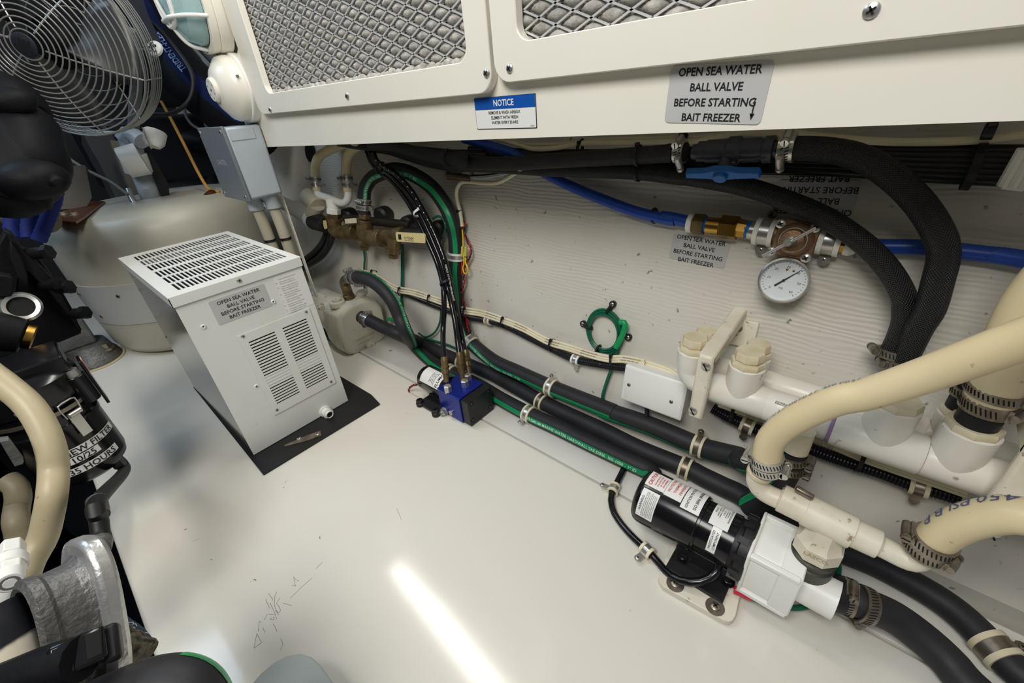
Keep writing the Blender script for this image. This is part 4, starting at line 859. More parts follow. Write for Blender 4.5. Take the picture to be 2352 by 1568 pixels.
def cyl_label(pts,R,lines,base,inkm,size,lead=1.25,nm='label',mx=None,bold=.012,head=None,fit=None,sx=1):
    q=[rcyl(s,R) for s in pts]; th=sum(a for a,_ in q)/4; yc=sum(b for _,b in q)/4
    # pts: top-left, top-right, bottom-right, bottom-left of the label as seen; reading direction runs upward round the motor
    W_=abs((q[0][0]+q[1][0])/2-(q[2][0]+q[3][0])/2)*R; H_=abs((q[0][1]+q[3][1])/2-(q[1][1]+q[2][1])/2)
    def mp_(u,v,o): a=th+u/R; return V((PX-(R+o)*math.cos(a),yc+v,PZ+(R+o)*math.sin(a)))
    mb=MB(); nu=12; vs=[mp_((i/nu-.5)*W_,(j-.5)*H_,o) for o in (.0003,.0) for j in (0,1) for i in range(nu+1)]; k=nu+1
    fs=[(i,i+1,k+i+1,k+i) for i in range(nu)]+[(i,2*k+i,2*k+i+1,i+1) for i in range(nu)]+[(k+i,k+i+1,3*k+i+1,3*k+i) for i in range(nu)]+[(0,k,3*k,2*k),(nu,2*k+nu,3*k+nu,k+nu)]
    b=mb.add(vs,fs).build(nm,base,mp); t=MB(); lines=[l if isinstance(l,tuple) else (size,l) for l in lines]
    k=min(1,H_*.90/sum(s_*lead for s_,_ in lines)); lines=[(min(s_*k,W_*.90/(text_geo(t_,bold)[2]*sx)),t_) for s_,t_ in lines]; ld=min(1.9,H_*.90/sum(s_ for s_,_ in lines)); lead=max(lead,min(ld,lead*1.5)); y=sum(s_ for s_,_ in lines)*lead/2
    for l in lines:
        s_,t_=l if isinstance(l,tuple) else (size,l); y-=s_*lead*.5
        vs,ff,w_=text_geo(t_,bold); t.add([mp_((vx-w_/2)*s_*sx,vy*s_+y-s_*.35,.0006) for vx,vy in vs],ff); y-=s_*lead*.5
    t.build('lettering',inkm,b); return b
cyl_label(['490,222','645,285','600,398','435,335'],RM,[(.0072,'CAUTION'),(.0026,'THIS PUMP MUST NOT'),(.0026,'BE ALLOWED TO RUN'),(.0026,'DRY. THIS PUMP IS'),(.0026,'NON SUBMERSIBLE.')],labw,redink,.0042,sx=.8,bold=.025)
cyl_label(['420,350','555,415','490,632','358,575'],RM,[(.0052,'WARNING')]+[(.0021,x) for x in ('TO REDUCE THE RISK OF ELECTRIC SHOCK,','CONNECT ONLY TO PROPERLY GROUNDED','GROUNDING TYPE RECEPTACLES ONLY.','DO NOT REMOVE CORD AND STRAIN RELIEF.','DO NOT CONNECT CONDUIT TO PUMP.','ALWAYS DISCONNECT THE PUMP FROM','ITS POWER SOURCE BEFORE HANDLING.')],labw,ink,.003)
cyl_label(['655,280','800,340','740,488','597,415'],RM,['PROTECTION','THERMIQUE','INHERENTE'],labw,redink,.0068,lead=1.5)
cyl_label(['812,325','968,385','885,592','733,525'],RM,['IGNITION PROTECTED','ISO 8846 (MARINE)'],labw,ink,.0062,lead=2.0,sx=.95)
cyl_label(['1035,455','1192,515','1118,722','960,650'],RM2,[(.004,'591612'),(.0028,'MODEL 3-MD-HC'),(.0024,'THERMALLY PROTECTED'),(.0036,'c UL us'),(.0022,'230V 50/60HZ 1.1A'),(.0022,'1/12HP 3000RPM'),(.0034,'FRANKLIN ELECTRIC')],labw,ink,.003)
cyl_label(['1000,668','1072,705','995,893','918,860'],RM2,['INVESTIGATED','COMPONENT'],labw,ink,.0050,lead=1.3)
# feet and bracket
pl=[(p.x,p.y) for p in pp('f.010 @N 640,830 545,1085 552,1120 580,1160 1080,1440 1120,1450 1150,1440 1175,1400 1205,1265 1310,1000 760,700')]
mb=MB().prism(list(reversed(pl)),.0012,.0100); bp=mb.build('mounting_plate',paintw,mp,bev=.0008)
for s in ('@N 680,1142','@N 1005,1330'): screw(bp,p1('f.010 '+s),UP,.0062,steeld,washer=.0115)
ft=MB(); a=p1('f.011 @N 660,900'); b=p1('f.011 @N 1150,1180'); ft.bx((PX-.058,b.y+.004,.0095),(PX+.03,a.y,.015)); ft.bx((PX-.030,b.y+.006,.014),(PX+.030,a.y-.002,.040)); f_=ft.build('motor_foot',rubm,mp,bev=.001)
for s in ('@N 745,930','@N 1105,1118'): screw(f_,p1('f.015 '+s),UP,.0075,rubg,hexh=True,washer=.0095)
cb_,cbD=cablething('power_cable','black power cable clipped to the deck and curling into the labelled motor pump','cable',['@N f.008 275,165 240,240 195,330 155,430 170,540 230,640 320,745 430,850 520,940 f.012 600,1035 f.018 700,1105 f.024 830,1130 f.03 940,1105 f.036 1020,1045 f.045 1040,975'],.0053,rubg)
for s,tb_,lb in (('@N 180,375',(-1,.0,0),'small cream clamp on the motor cable, farther from the motor bracket'),('@N 465,888',(-1,-.4,0),'small cream clamp on the motor cable, right beside the motor bracket')):
    p,T,_=at(cbD[0],p1(s)); pclip(p,T,.0062,tb_,UP,lb,w=.013,L=.015)
gw=thing('ground_wire','green ground wire with red crimp curving under the white pump head','wire',p1('f.03 @O 60,1010'))
MB().tube(resamp(spline(pp('f.012 @O 110,1040 200,1075 300,1100 410,1108 510,1082 f.03 590,1030 f.05 640,940 f.07 655,860 f.085 640,800')),.005),.0036,10).build('wire',greend,gw)
a,b=pp('f.018 @O 15,995 @O 125,1035'); MB().lathe([(0,0),(.0052,0),(.0055,(b-a).length*.55),(.0066,(b-a).length*.6),(.0066,(b-a).length),(0,(b-a).length)],fr(a,b-a),14).build('crimp',redc,gw)
hS,dS=hose('thick black hose clamped to the inlet of the labelled pump, running off the bottom right',[V((PX,sy+.02,PZ-.008))]+pp('f.052 @O 700,1035 800,1085 f.045 900,1120 f.036 1020,1180 f.028 1180,1300 f.022 1330,1440 f.020 1450,1580')+[V((.427,-.235,.02)),V((.417,-.30,.02)),V((.42,-.50,.02)),V((.44,-.85,.02))],.0185,rub,26)
for k,(s,u) in enumerate((('@O 700,1040',(-.2,0,1)),('@O 800,1080',(-.6,.0,-1)))): p,T,_=at(dS,p1(s)); clamp(hS,p,T,.0190,u,w=.013,mt=steeld)
p,T,_=at(dS,p1('@O 630,1000')); MB().lathe([(.02,-.008),(.0215,-.008),(.0215,.010),(.02,.010)],fr(p,T),30).build('rubber_sleeve',rubm,hS)
# ================= BLUE GEAR PUMP =================
bx0=p1('f.004 @H 1500,1500'); bx1=p1('f.004 @H 1688,1335'); yf=(bx0.y+bx1.y)/2; xa,xb=bx0.x,bx1.x
zt_=(p1('y%.3f @H 1465,1292'%yf).z+p1('y%.3f @H 1662,1150'%yf).z)/2; ymid=p1('x%.3f @H 1395,1255'%xa).y; yback=p1('x%.3f @H 1215,1192'%xa).y
gp=thing('gear_pump','small blue gear pump with a black motor and black end block on the deck','pump',((xa+xb)/2,yf+.03,.002))
blkb=MB().bx((xa+.003,yf,.004),(xb,ymid-.001,zt_-.002)).build('end_block',blk,gp,bev=.001)
for fx_,fz_ in ((.17,.83),(.86,.83),(.14,.2),(.86,.2)):
    q=V((xa+(xb-xa)*fx_,yf,zt_*fz_+.003)); o=MB().lathe([(.0046,0),(.0046,.0004),(.003,.0006),(.003,.0002),(0,.0002)],fr(q,NEAR),16); o.mi=1; o.lathe([(0,.0005),(.002,.0005),(.002,.0007),(0,.0007)],fr(q,NEAR),6); o.build('bolt',[holem,steeld],blkb)
blb=MB().bx((xa,ymid,.004),(xb-.002,yback,zt_+.001)).build('blue_block',anod,gp,bev=.0012)
q=p1('x%.4f @H 1275,1358'%xa); screw(blb,q,TOCAM,.0088,steel,'relief_nut',hexh=True,washer=.0105); MB().cyl(q-V((.007,0,0)),q-V((.012,0,0)),.0055,.005,16).build('nut_cap',steel,blb)
q=p1('x%.4f @H 1335,1368'%xa); MB().lathe([(0,0),(.0055,0),(.0055,.004),(.0022,.004),(.0022,.002),(0,.002)],fr(q,TOCAM),18).build('port_plug',steel,blb)
for s,k in (('@H 1305,1185',0),('@H 1450,1140',1),('@H 1495,1075',2)):
    q=p1('f%.4f '%(zt_+.001)+s); q.x=min(q.x,xb-.012); MB().lathe([(0,-.002),(.0088,-.002),(.0088,.013),(.006,.015),(0,.015)],fr(q,UP),6).build('port_nut',steel,gp)
    e=hD[k] if False else None
q0=p1('x%.3f @H 1180,1100'%((xa+xb)/2)); mx_=(xa+xb)/2-.002; mz=.043; MR=.0290
ye=yback+.088; MA=fr((mx_,ye,mz),(0,-1,0),UP); Lm=ye-yback
mh=MB().lathe([(0,0),(.02,0),(MR-.003,.0015),(MR,.006),(MR,Lm),(0,Lm)],MA,36).build('motor',rubg,gp)
def clab(th,y0,y1,R,a0,a1,off):
    vs=[];k=9
    for j in (0,1):
        for i in range(k): a=a0+(a1-a0)*i/(k-1); vs.append((mx_-(R+off)*math.cos(a),y0 if j==0 else y1,mz+(R+off)*math.sin(a)))
    return vs,[(i,i+1,k+i+1,k+i) for i in range(k-1)]
vs,ff=clab(0,yback+.008,ye-.016,MR,.35,1.75,.0004); lbo=MB().add(vs,ff).build('label',labw,mh)
tx=MB(); tl=[('FLUMO',.011),('HYDRAULIC PUMP',.0035),('MODEL PU23B-12V',.003),('SERIAL 4471205',.003),('MADE IN CANADA',.003)]; y=yback+.013
for s_,z_ in tl:
    vs,ff,w_=text_geo(s_,.015)
    tx.add([(mx_-(MR+.0008)*math.cos(1.05+(vx-w_/2)*z_/MR),y+vy*z_,mz+(MR+.0008)*math.sin(1.05+(vx-w_/2)*z_/MR)) for vx,vy in vs],ff); y+=z_*1.15+.001
tx.build('lettering',ink,lbo)
fb=MB(); a,b=p1('f.006 @H 1065,1290'),p1('f.006 @H 1200,1375')
fb.bx((xa-.016,b.y-.004,.003),(mx_,a.y+.004,.009)); fb.bx((mx_-.02,b.y,.008),(mx_+.02,a.y,.016))
fo=fb.build('foot',rubm,gp,bev=.001)
for q in (a,b): MB().lathe([(0,0),(.0095,0),(.0095,.007),(.0075,.009),(.0080,.011),(.0080,.014),(.0040,.015),(.0035,.011),(0,.011)],fr((q.x,q.y,.001),UP),20).build('rubber_grommet',rubm,fo)
for ph,mt_ in ((0,redw),(1,rubm)):
    d=resamp(spline(pp('x%.3f @H 1035,1130 990,1145 965,1180 985,1220 1020,1245 1050,1255'%(mx_-MR-.003))),.002); q=[c_+V((0,math.cos(i*.5+ph*3.14)*.0016,math.sin(i*.5+ph*3.14)*.0016)) for i,c_ in enumerate(d)]; MB().tube(q,.0016,6).build('wire',mt_,gp)
screw(mh,V((mx_-MR*.92,ye-.008,mz-.008)),V((-1,0,-.2)),.0035,steel)
# ================= WHITE CAST PUMP behind the freezer unit =================
wp=thing('cast_pump','cream painted cast sea water pump with electric motor, right behind the freezer unit','pump',(.47,1.1,.004)); YP=1.03
op=[(q.x,q.z) for q in pp('y1.03 @H 365,560 440,470 590,402 690,410 745,470 775,600 772,725 740,760 515,884 470,880 425,845 385,740')]
MY=Matrix(((1,0,0,0),(0,0,1,0),(0,1,0,0),(0,0,0,1)))
cxp=sum(p[0] for p in op)/len(op); czp=sum(p[1] for p in op)/len(op); op1=[(cxp+(x-cxp)*.9,czp+(z-czp)*.9) for x,z in op]; op2=[(cxp+(x-cxp)*1.04,czp+(z-czp)*1.03) for x,z in op]
mb=MB().prism(op1,YP,YP+.008,MY,op).prism(op,YP+.0079,YP+.045,MY,op2).prism(op2,YP+.0449,YP+.105,MY,op1)
vb_=mb.build('volute',paintw,wp,sharp=60,bev=.004)
mb=MB(); nc=p1('y1.03 @H 590,560'); MB().lathe([(0,0),(.025,0),(.023,.006),(.019,.008),(0,.008)],fr(nc+V((0,.004,0)),NEAR),28).build('flange',paintw,vb_)
nd=(dB[3]-dB[0]).normalized(); MB().lathe([(0,0),(.014,0),(.014,.008),(.0125,.009),(.0125,.022),(0,.022)],fr(nc,NEAR),16).build('nipple',bronze,wp)
MB().tube([nc-V((0,.01,0)),dB[0].lerp(nc,.3),dB[0],dB[2]],.0125,14).build('hose_tail',bronze,wp)
for s in ('y1.03 @H 640,790',): q=p1(s); MB().lathe([(0,0),(.012,0),(.012,.004),(.009,.005),(.009,.009),(.004,.009),(.004,.006),(0,.006)],fr(q,NEAR),20).build('drain_plug',paintw,vb_)
tx=MB().text('OBERDORFER',MY@Matrix.Translation((cxp-.004,czp-.030,YP-.0012))@Matrix.Scale(1,4),.0098,bold=.02).text('SYRACUSE, NY',MY@Matrix.Translation((cxp-.004,czp-.042,YP-.0012)),.008,bold=.02).text('N13M',MY@Matrix.Translation((cxp-.02,czp-.058,YP-.0012)),.009,bold=.02); tx.build('cast_lettering',mat('cast_shadow_paint',(196,188,166),.5),vb_)
eb=V((p1('y1.075 @H 455,380'))); ztp=eb.z
MB().tube(resamp(spline([eb-V((0,0,.012)),eb+V((0,0,.02)),(eb+V((0,0,.045))),eb.lerp(dA[0],.8)+V((0,0,.012)),dA[0],dA[1]]),.004),.0132,20).build('elbow',bronze,wp)
MB().lathe([(0,0),(.0165,0),(.0165,.010),(.0145,.012),(0,.012)],fr(eb-V((0,0,.004)),UP),8).build('elbow_nut',bronze,wp)
q=p1('y1.075 @H 350,418'); MB().lathe([(0,-.012),(.022,-.012),(.020,.0),(.012,.001),(.012,.008),(.0045,.008),(.0045,.004),(0,.004)],fr(q,UP),20).build('filler_plug',paintw,wp)
q=p1('y1.085 @H 565,345'); MB().sphere(q,.018,(1,.9,.55)).build('lifting_boss',paintw,wp); MB().cyl(q-V((.004,0,.035)),q-V((0,0,.002)),.010,.009).build('boss_neck',paintw,wp)
MB().lathe([(0,0),(.052,0),(.056,.01),(.056,.16),(.05,.17),(0,.17)],fr((cxp-.01,YP+.10,czp+.018),(0,1,0)),36).build('motor',paintw,wp)
mb=MB().lathe([(0,0),(.060,0),(.060,.012),(0,.012)],fr((cxp-.005,YP+.092,czp+.01),(0,1,0)),30); mb.build('flange_ring',paintw,wp)
for s in ('y1.1 @H 205,450','y1.04 @H 210,470'): q=p1(s); MB().lathe([(0,0),(.008,0),(.008,.01),(0,.011)],fr(q,NEAR),6).build('flange_bolt',paintw,wp)
M=fr((cxp-.038,YP+.17,czp+.062),(-.72,-.05,.7),(0,-1,0)); flatlabel(wp,M,.075,.045,['SEE MOTOR PLATE','KEEP DRY','VOLTAGE 115/230'],labw,size=.006,name='motor_label')
mb=MB(); mb.bx((cxp-.05,YP+.03,.001),(cxp+.05,YP+.24,.012)); mb.bx((cxp-.035,YP+.06,.011),(cxp+.03,YP+.22,czp)); mb.build('base',rubm,wp)
# ================= BRONZE SEACOCK MANIFOLD =================
sk=thing('seacock_manifold','aged bronze seacock manifold with elbows, plugs and a yellow lever on the far wall','valve',p1('w0 @G 1000,950'))
def wp_(s,w_=.06): return p1('w%.3f @G '%w_+s)
def elbow(top,mid,end,r,nm='elbow',par=sk,mt=bronze,w0=.062):
    a,b,c=[wp_(s,w0) for s in (top,mid,end)]; MB().tube(resamp(spline([a,a.lerp(b,.55),b.lerp(a.lerp(c,.5),.30),c.lerp(b,.45),c]),.004),r,22).build(nm,mt,par)
elbow('655,790','655,925','850,915',.0205); elbow('932,820','935,975','1090,962',.0215)
for a,b,r,n in (('655,740','655,800',.0195,8),('932,745','932,790',.0180,6),('932,800','932,835',.0238,28),('655,785','655,815',.0228,28),('825,900','860,912',.0228,28),('1065,958','1100,966',.0240,28),('930,985','930,1030',.0190,28),('930,1025','930,1070',.0125,6)):
    MB().cyl(wp_(a),wp_(b),r,r*.96,n).build('fitting',bronze,sk,bev=.0008)
MB().cyl(wp_('850,920',.05),wp_('940,925',.05),.0150).build('nipple',bronze,sk); MB().cyl(wp_('1080,960',.055),wp_('1290,925',.05),.0185,.0175).build('tee',bronze,sk)
MB().cyl(wp_('1200,960',.055),wp_('1190,1070',.055),.0175,.0175).build('tee_leg',bronze,sk); MB().cyl(wp_('1190,1060',.055),wp_('1190,1100',.055),.0200,.0190,28).build('fitting',bronze,sk); MB().cyl(wp_('1190,1095',.055),wp_('1190,1145',.055),.0135,.0135,6).build('plug',bronze,sk)
MB().cyl(wp_('1280,925',.045),wp_('1560,930',.035),.0150,.0150,20).build('valve_body',mat('dark_bronze',(52,46,36),.5,.6),sk); MB().cyl(wp_('1560,930',.035),wp_('1600,930',.03),.020,.020,8).build('fitting',mat('dark_bronze',(52,46,36),.5,.6),sk)
for s,r in (('780,760',.020),('1090,760',.022),('1320,830',.018),('1400,880',.015),('1590,880',.018)): MB().lathe([(0,-.02),(r*.9,-.02),(r,-.01),(r,.008),(r*.7,.014),(0,.014)],fr(wp_(s,.03),(-1,-.3,0)),14).build('valve_bonnet',rubm,sk)
MB().cyl(wp_('760,790',.05),wp_('1350,850',.04),.011,.011).build('back_pipe',mat('dark_bronze',(52,46,36),.5,.6),sk)
a,b,c=wp_('1215,912',.085),wp_('1480,925',.075),wp_('1215,995',.085); M,w_,h_=quadM(a,b,c); hv=MB().prism(rrect(w_,h_,.005,4),-.002,.001,M).build('lever',mat('pale_yellow_grip',(214,198,142),.4),sk,label='pale yellow lever')
tx=MB().prism(rrect(.010,.012,.001,2,-w_*.36,0),.001,.0013,M); MM=M@Matrix.Rotation(math.pi,4,'Z')@Matrix.Translation((0,0,.0013)); tx.text('APOLLO',MM,.008,bold=.01,y=-.001,x=.004); tx.text('BRONZE 600 WOG',MM,.0035,y=.006,x=.004); tx.build('lettering',ink,hv)
MB().box(.003,.012,.055,fr(wp_('805,812',.09),wp_('870,806',.09)-wp_('740,815',.09),WN)).build('second_lever',yel,sk)
a,b,c=wp_('560,810',.085),wp_('600,800',.085),wp_('560,890',.085); MB().prism(rrect(.016,.024,.006,4),0,.003,quadM(a,b,c)[0]).build('lever_end',mat('pale_yellow_grip',(214,198,142),.4),sk)
# pvc line to the left
pl_=thing('pvc_drain_pipe','pale grey PVC pipe with elbow and black rubber coupling left of the bronze valves','pipe',wp_('350,730',.07))
def pc(a,b,r0,r1=None,nm='pipe',mt=pvcb,w0=.075): MB().cyl(wp_(a,w0),wp_(b,w0),r0,r1,26).build(nm,mt,pl_,bev=.0008)
gp_=mat('aged_grey_pvc',(192,184,164),.45,c2=(176,168,146),scale=20)
pc('170,640','340,720',.0205,mt=gp_); pc('310,700','420,765',.0250,mt=gp_,nm='coupling'); pc('405,760','470,800',.0265,.0265,'wye_body',gp_); pc('450,790','480,812',.0275,.0275,'collar',nylon); pc('475,810','590,850',.0265,.0225,'rubber_coupling',rubm)
pc('430,600','510,680',.0225,.0225,'wye_leg',gp_); pc('500,665','470,760',.0225,.0240,'wye_leg',gp_); pc('415,585','450,620',.0240,.0225,'socket',gp_)
# little white tee and two cream hoses
lt_=thing('hose_tee','small white plastic two-barb tee on top of the bronze elbow','fitting',wp_('645,700'))
MB().tube(resamp(spline([wp_(s,.062) for s in ('505,520','507,550','525,580','600,605','690,640','740,650','775,625','785,580','782,530')]),.004),.0102,18).build('barb_arms',nylon,lt_)
MB().cyl(wp_('640,610',.062),wp_('650,725',.062),.0185,.0165,20).build('leg',nylon,lt_,bev=.001); MB().cyl(wp_('650,705',.062),wp_('652,745',.062),.0195,.0195,8).build('hex',nylon,lt_)
for lab,s,cs in (('left-hand cream hose arching out of the white two-barb tee at the far left','w.062 @G 507,540 492,460 485,380 490,300 530,225 620,170 720,130 w.10 850,90',('488,430','500,495')),('right-hand cream hose arching out of the white two-barb tee at the far left','w.062 @G 782,545 775,460 765,380 768,290 790,215 840,155 930,115 w.08 1050,80',('768,435','778,500'))):
    hh,dd=hose(lab,pp(s),.0122,beige,18)
    for k,c_ in enumerate(cs): p,T,_=at(dd,wp_(c_,.062)); clamp(hh,p,T,.0124-.001*k,((-.6,1,0),(.6,-1,0))[k],w=.013)
cablething('conduit_pair','pair of glossy black corrugated sleeves curving down behind the freezer unit','cable',['@G w.05 600,900 w.06 560,1000 490,1090 400,1160 w.05 300,1230 200,1290','@G w.05 640,915 w.06 610,1030 540,1130 440,1200 w.05 340,1270 240,1330'],.0105,loom,'sleeve',n=14)
MB_=MB(); p=p1('w.0 @G 440,190'); solo(MB().lathe([(0,0),(.030,0),(.030,.004),(0,.006)],fr(p1('w.002 @G 445,190'),WN),20),'hull_penetration',rubm,'dark round opening in the wall behind the left cream hose','opening')
# ================= GREY ELECTRICAL BOX, ALARM AND LIGHT on the air box end =================
jx=.365; jn=p1('x%.3f @A 1665,960'%jx); jf=p1('x%.3f @A 1480,955'%jx); jb=p1('x%.3f @A 1860,1505'%jx)
jy0,jy1,jz1,jz0=(jn.y+jb.y)/2,jf.y,jn.z,jb.z
jt=thing('electrical_box','light grey electrical box with dark lid, mounted below the round alarm','box',(.41,jy0,jz0))
MB().bx((jx+.004,jy0,jz0),(XF-.0015,jy1,jz1)).build('box_body',grayw,jt,bev=.006)
MB().bx((jx+.012,jy0-.0015,jz1-.028),(XF-.02,jy0+.002,jz1-.004)).build('moulded_step',grayw,jt,bev=.001)
lo=MB().bx((jx-.001,jy0-.003,jz0-.003),(jx+.006,jy1+.003,jz1+.003)).build('lid',grayd,jt,bev=.002)
for a,b in ((jy0+.008,jz1-.008),(jy1-.008,jz1-.008),(jy0+.008,jz0+.008),(jy1-.008,jz0+.008)): screw(lo,V((jx-.001,a,b)),TOCAM,.0048,steel)
MB().text('CANTEX',Matrix(((0,0,-1,jx-.0014),(-1,0,0,(jy0+jy1)/2),(0,1,0,(jz0+jz1)/2),(0,0,0,1))),.016,bold=.01).build('moulded_lettering',grayw,lo)
MB().bx((XF-.012,jy0+.03,jz1),(XF-.001,jy0+.06,jz1+.02)).build('mounting_tab',grayw,jt); screw(jt,V((XF-.012,jy0+.045,jz1+.010)),TOCAM,.004,steel)
cn=thing('conduit_pipes','pale grey conduit pipes with strain relief dropping from the grey electrical box','pipe',(.41,jy0+.04,jz0-.03))
for x,y,lab in ((.425,jy0+.030,1),(.395,jy0+.055,0)):
    MB().lathe([(0,0),(.0205,0),(.0205,-.008),(.019,-.010),(.019,-.032),(.017,-.034),(0,-.034)],fr((x,y,jz0+.0005),UP),24).build('strain_relief',grayw,cn)
    d=resamp(spline([(x,y,jz0-.03),(x+.002,y,jz0-.10),(x+.004,y+.01,jz0-.2),(x+.008,y+.03,.04)]),.01); MB().tube(d,.0135,18).build('pipe',mat('aged_grey_pvc',(192,184,164),.45),cn); tie(cn,d[8],UP,.0138,(-1,-.6,0),w=.006)
M=fr((.4045,jy0+.030,jz0-.020),(-1,0,0),(0,-1,0)); MB().box(.016,.012,.0004,M).build('sticker',labw,cn)
solo(MB().bx((.455,jy0+.03,.02),(.457,jy0+.045,jz0+.02)),'trim_strip',cream,'thin cream strip standing beside the grey conduit pipes','trim')
ac=p1('x.45 562,203'); at_=thing('heat_alarm','round cream heat alarm mounted on the end of the air box','alarm',ac); M=fr(ac,TOCAM,UP); Ra=.066
MB().lathe([(0,-.001),(Ra*1.04,-.001),(Ra*1.04,.016),(Ra*1.0,.018),(0,.018)],M,48).build('base',nylon,at_,bev=.0005)
ab_=MB().lathe([(Ra*.97,.0175),(Ra*.97,.030),(Ra*.90,.040),(Ra*.6,.056),(Ra*.40,.061),(0,.061)],M,48).build('dome',cream,at_)
k=MB().lathe([(0,.060),(Ra*.36,.060),(Ra*.36,.066),(Ra*.32,.069),(0,.069)],M,32); k.mi=1
for i in range(6): k.cyl(M@V((math.cos(i*1.05)*Ra*.24,math.sin(i*1.05)*Ra*.24,.0688)),M@V((math.cos(i*1.05)*Ra*.24,math.sin(i*1.05)*Ra*.24,.0694)),.0018,None,8)
k.cyl(M@V((0,0,.0688)),M@V((0,0,.0696)),.003,None,10); k.build('centre_button',[cream,inkg],at_)
MB().box(.004,.010,.004,M,(Ra*.3,-Ra*.93,.03)).build('indicator',inkg,at_); tx=MB()
for i,ch in enumerate('----------'):
    a=math.radians(60-i*12+60); tx.text(ch,M@Matrix.Rotation(a-math.pi/2,4,'Z')@Matrix.Translation((0,Ra*.68,.0535))@Matrix.Rotation(-.55,4,'X'),.0075,bold=.01)
tx.build('lettering',inkg,at_)
lc_=p1('x.45 @A 1640,120'); lc_=V((XF,1.185,.835)); M=fr(lc_,TOCAM,UP)
lt3=thing('bulkhead_light','oval cream bulkhead light with ribbed glass and cage bar beside the mesh front','lamp',lc_)
def oval(a,b,n=40): return [(a*math.cos(2*math.pi*i/n)*(1 if abs(math.cos(2*math.pi*i/n))<.2 else 1),b*math.sin(2*math.pi*i/n)) for i in range(n)]
def sup(a,b,n=48,e=2.6): return [(a*math.copysign(abs(math.cos(t))**(2/e),math.cos(t)),b*math.copysign(abs(math.sin(t))**(2/e),math.sin(t))) for t in [2*math.pi*i/n for i in range(n)]]
oA,oB=.117,.068
MB().prism(sup(oA*1.02,oB*1.03),-.0005,.004,M).build('gasket',rubm,lt3)
MB().prism(sup(oA,oB),.0035,.030,M,sup(oA*.99,oB*.98)).ringplate(sup(oA*.99,oB*.98),sup(oA*.88,oB*.82),.0299,.046,M).build('housing',cream,lt3,bev=.002)
mb=MB(); L_=[(.93,.046),(.93,.056),(.86,.078),(.66,.092),(.36,.098)]; n=48
for (s0,z0),(s1,z1) in zip(L_,L_[1:]):
    p0,p1_=sup(oA*s0*.93,oB*s0*.88),sup(oA*s1*.93,oB*s1*.88); mb.add([(x,y,z0) for x,y in p0]+[(x,y,z1) for x,y in p1_],[(i,(i+1)%n,n+(i+1)%n,n+i) for i in range(n)],M)
mb.prism(sup(oA*.33,oB*.32),.0978,.0982,M); gl=mb.build('glass_lens',glass,lt3)
mb=MB()
for i in range(-11,12):
    x=i*.0085; wd_=oB*.7*math.sqrt(max(0,1-(x/(oA*.85))**2)); 
    if wd_>.01: mb.cyl(M@V((x,-wd_,.060)),M@V((x,wd_,.060)),.0030,None,6)
mb.build('lens_rib',mat('rib_glass',(190,226,228),.15,trans=.4),gl,stuff=True)
MB().prism(sup(oA*.84,oB*.78),.020,.030,M).build('reflector',mat('lamp_reflector',(226,232,226),.35),lt3); MB().tube(resamp([M@V((-.05,0,.047)),M@V((.05,0,.047))],.01),.013,14).build('bulb',bulbm,lt3)
MB().tube(resamp([M@V((x,y,.094)) for x,y in sup(oA*.60,oB*.56)]+[M@V((oA*.60,0,.094))],.006),.0042,8).build('bezel',nylon,lt3)
MB().tube(resamp(spline([M@V(v) for v in ((-.058,-oB*.88,.044),(-.058,-oB*.80,.080),(-.058,-oB*.4,.100),(-.058,0,.101),(-.058,oB*.4,.098),(-.058,oB*.80,.076),(-.058,oB*.88,.044))]),.005),.0036,10).build('cage_bar',nylon,lt3)
MB().tube(resamp(spline([M@V(v) for v in ((-oA*.93,0,.044),(-oA*.82,0,.080),(-oA*.4,0,.101),(0,0,.106),(oA*.4,0,.101),(oA*.82,0,.080),(oA*.93,0,.044))]),.005),.0036,10).build('cage_bar',nylon,lt3)
screw(lt3,M@V((-oA*.97,0,.030)),V((-1,0,-.4)),.005,steel)
# ================= TANK =================
TC=V((.285,1.725,0)); tk=thing('holding_tank','big round translucent grey polyethylene tank standing behind the freezer unit','tank',TC)
M=Matrix.Translation(TC)
MB().lathe([(0,.001),(.225,.001),(.255,.010),(.268,.035),(.274,.10),(.281,.22),(.283,.33),(.278,.365),(.262,.392),(.238,.404),(.10,.410),(0,.410)],M,72).build('shell',tankm,tk,sharp=80)
def tr(z): return .274+.007*(z-.10)/.12 if z<.22 else .281
mb=MB(); n=40; a0,a1=math.radians(186),math.radians(262); zb_,zt2=.115,.235
mb.add([((tr(z)+o)*math.cos(a0+(a1-a0)*i/n),(tr(z)+o)*math.sin(a0+(a1-a0)*i/n),z) for o in (.0025,.0) for z in (zb_,zt2) for i in range(n+1)],[(i,i+1,n+2+i,n+1+i) for i in range(n)]+[(n+1+i,n+2+i,3*n+4+i,3*n+3+i) for i in range(n)]+[(i,2*n+2+i,2*n+3+i,i+1) for i in range(n)],M)
bd=mb.build('band',tankb,tk)
for i,(d_,z) in enumerate(((222,.205),(236,.138),(193,.21),(200,.14),(250,.20))):
    a=math.radians(d_); nn=V((math.cos(a),math.sin(a),0)); screw(bd,TC+nn*(tr(z)+.0025)+V((0,0,z)),nn,.0050,steeld)
def tl(x,y,z=.410): return p1('f%.3f @B %s,%s'%(z,x,y))
cp=thing('copper_bracket','copper coloured bolted bracket plate lying on the left rim of the tank','bracket',tl(700,180))
mb=MB().prism([(q.x,q.y) for q in (tl(440,262),tl(660,278),tl(740,225),tl(905,95),tl(760,100),tl(520,190))],.4105,.4155); mb.build('plate',copper,cp)
for s in ((555,215),(650,218),(565,165),(715,140),(620,135)): screw(cp,tl(*s)+V((0,0,.0055)),UP,.007,steel,hexh=True,washer=.010)
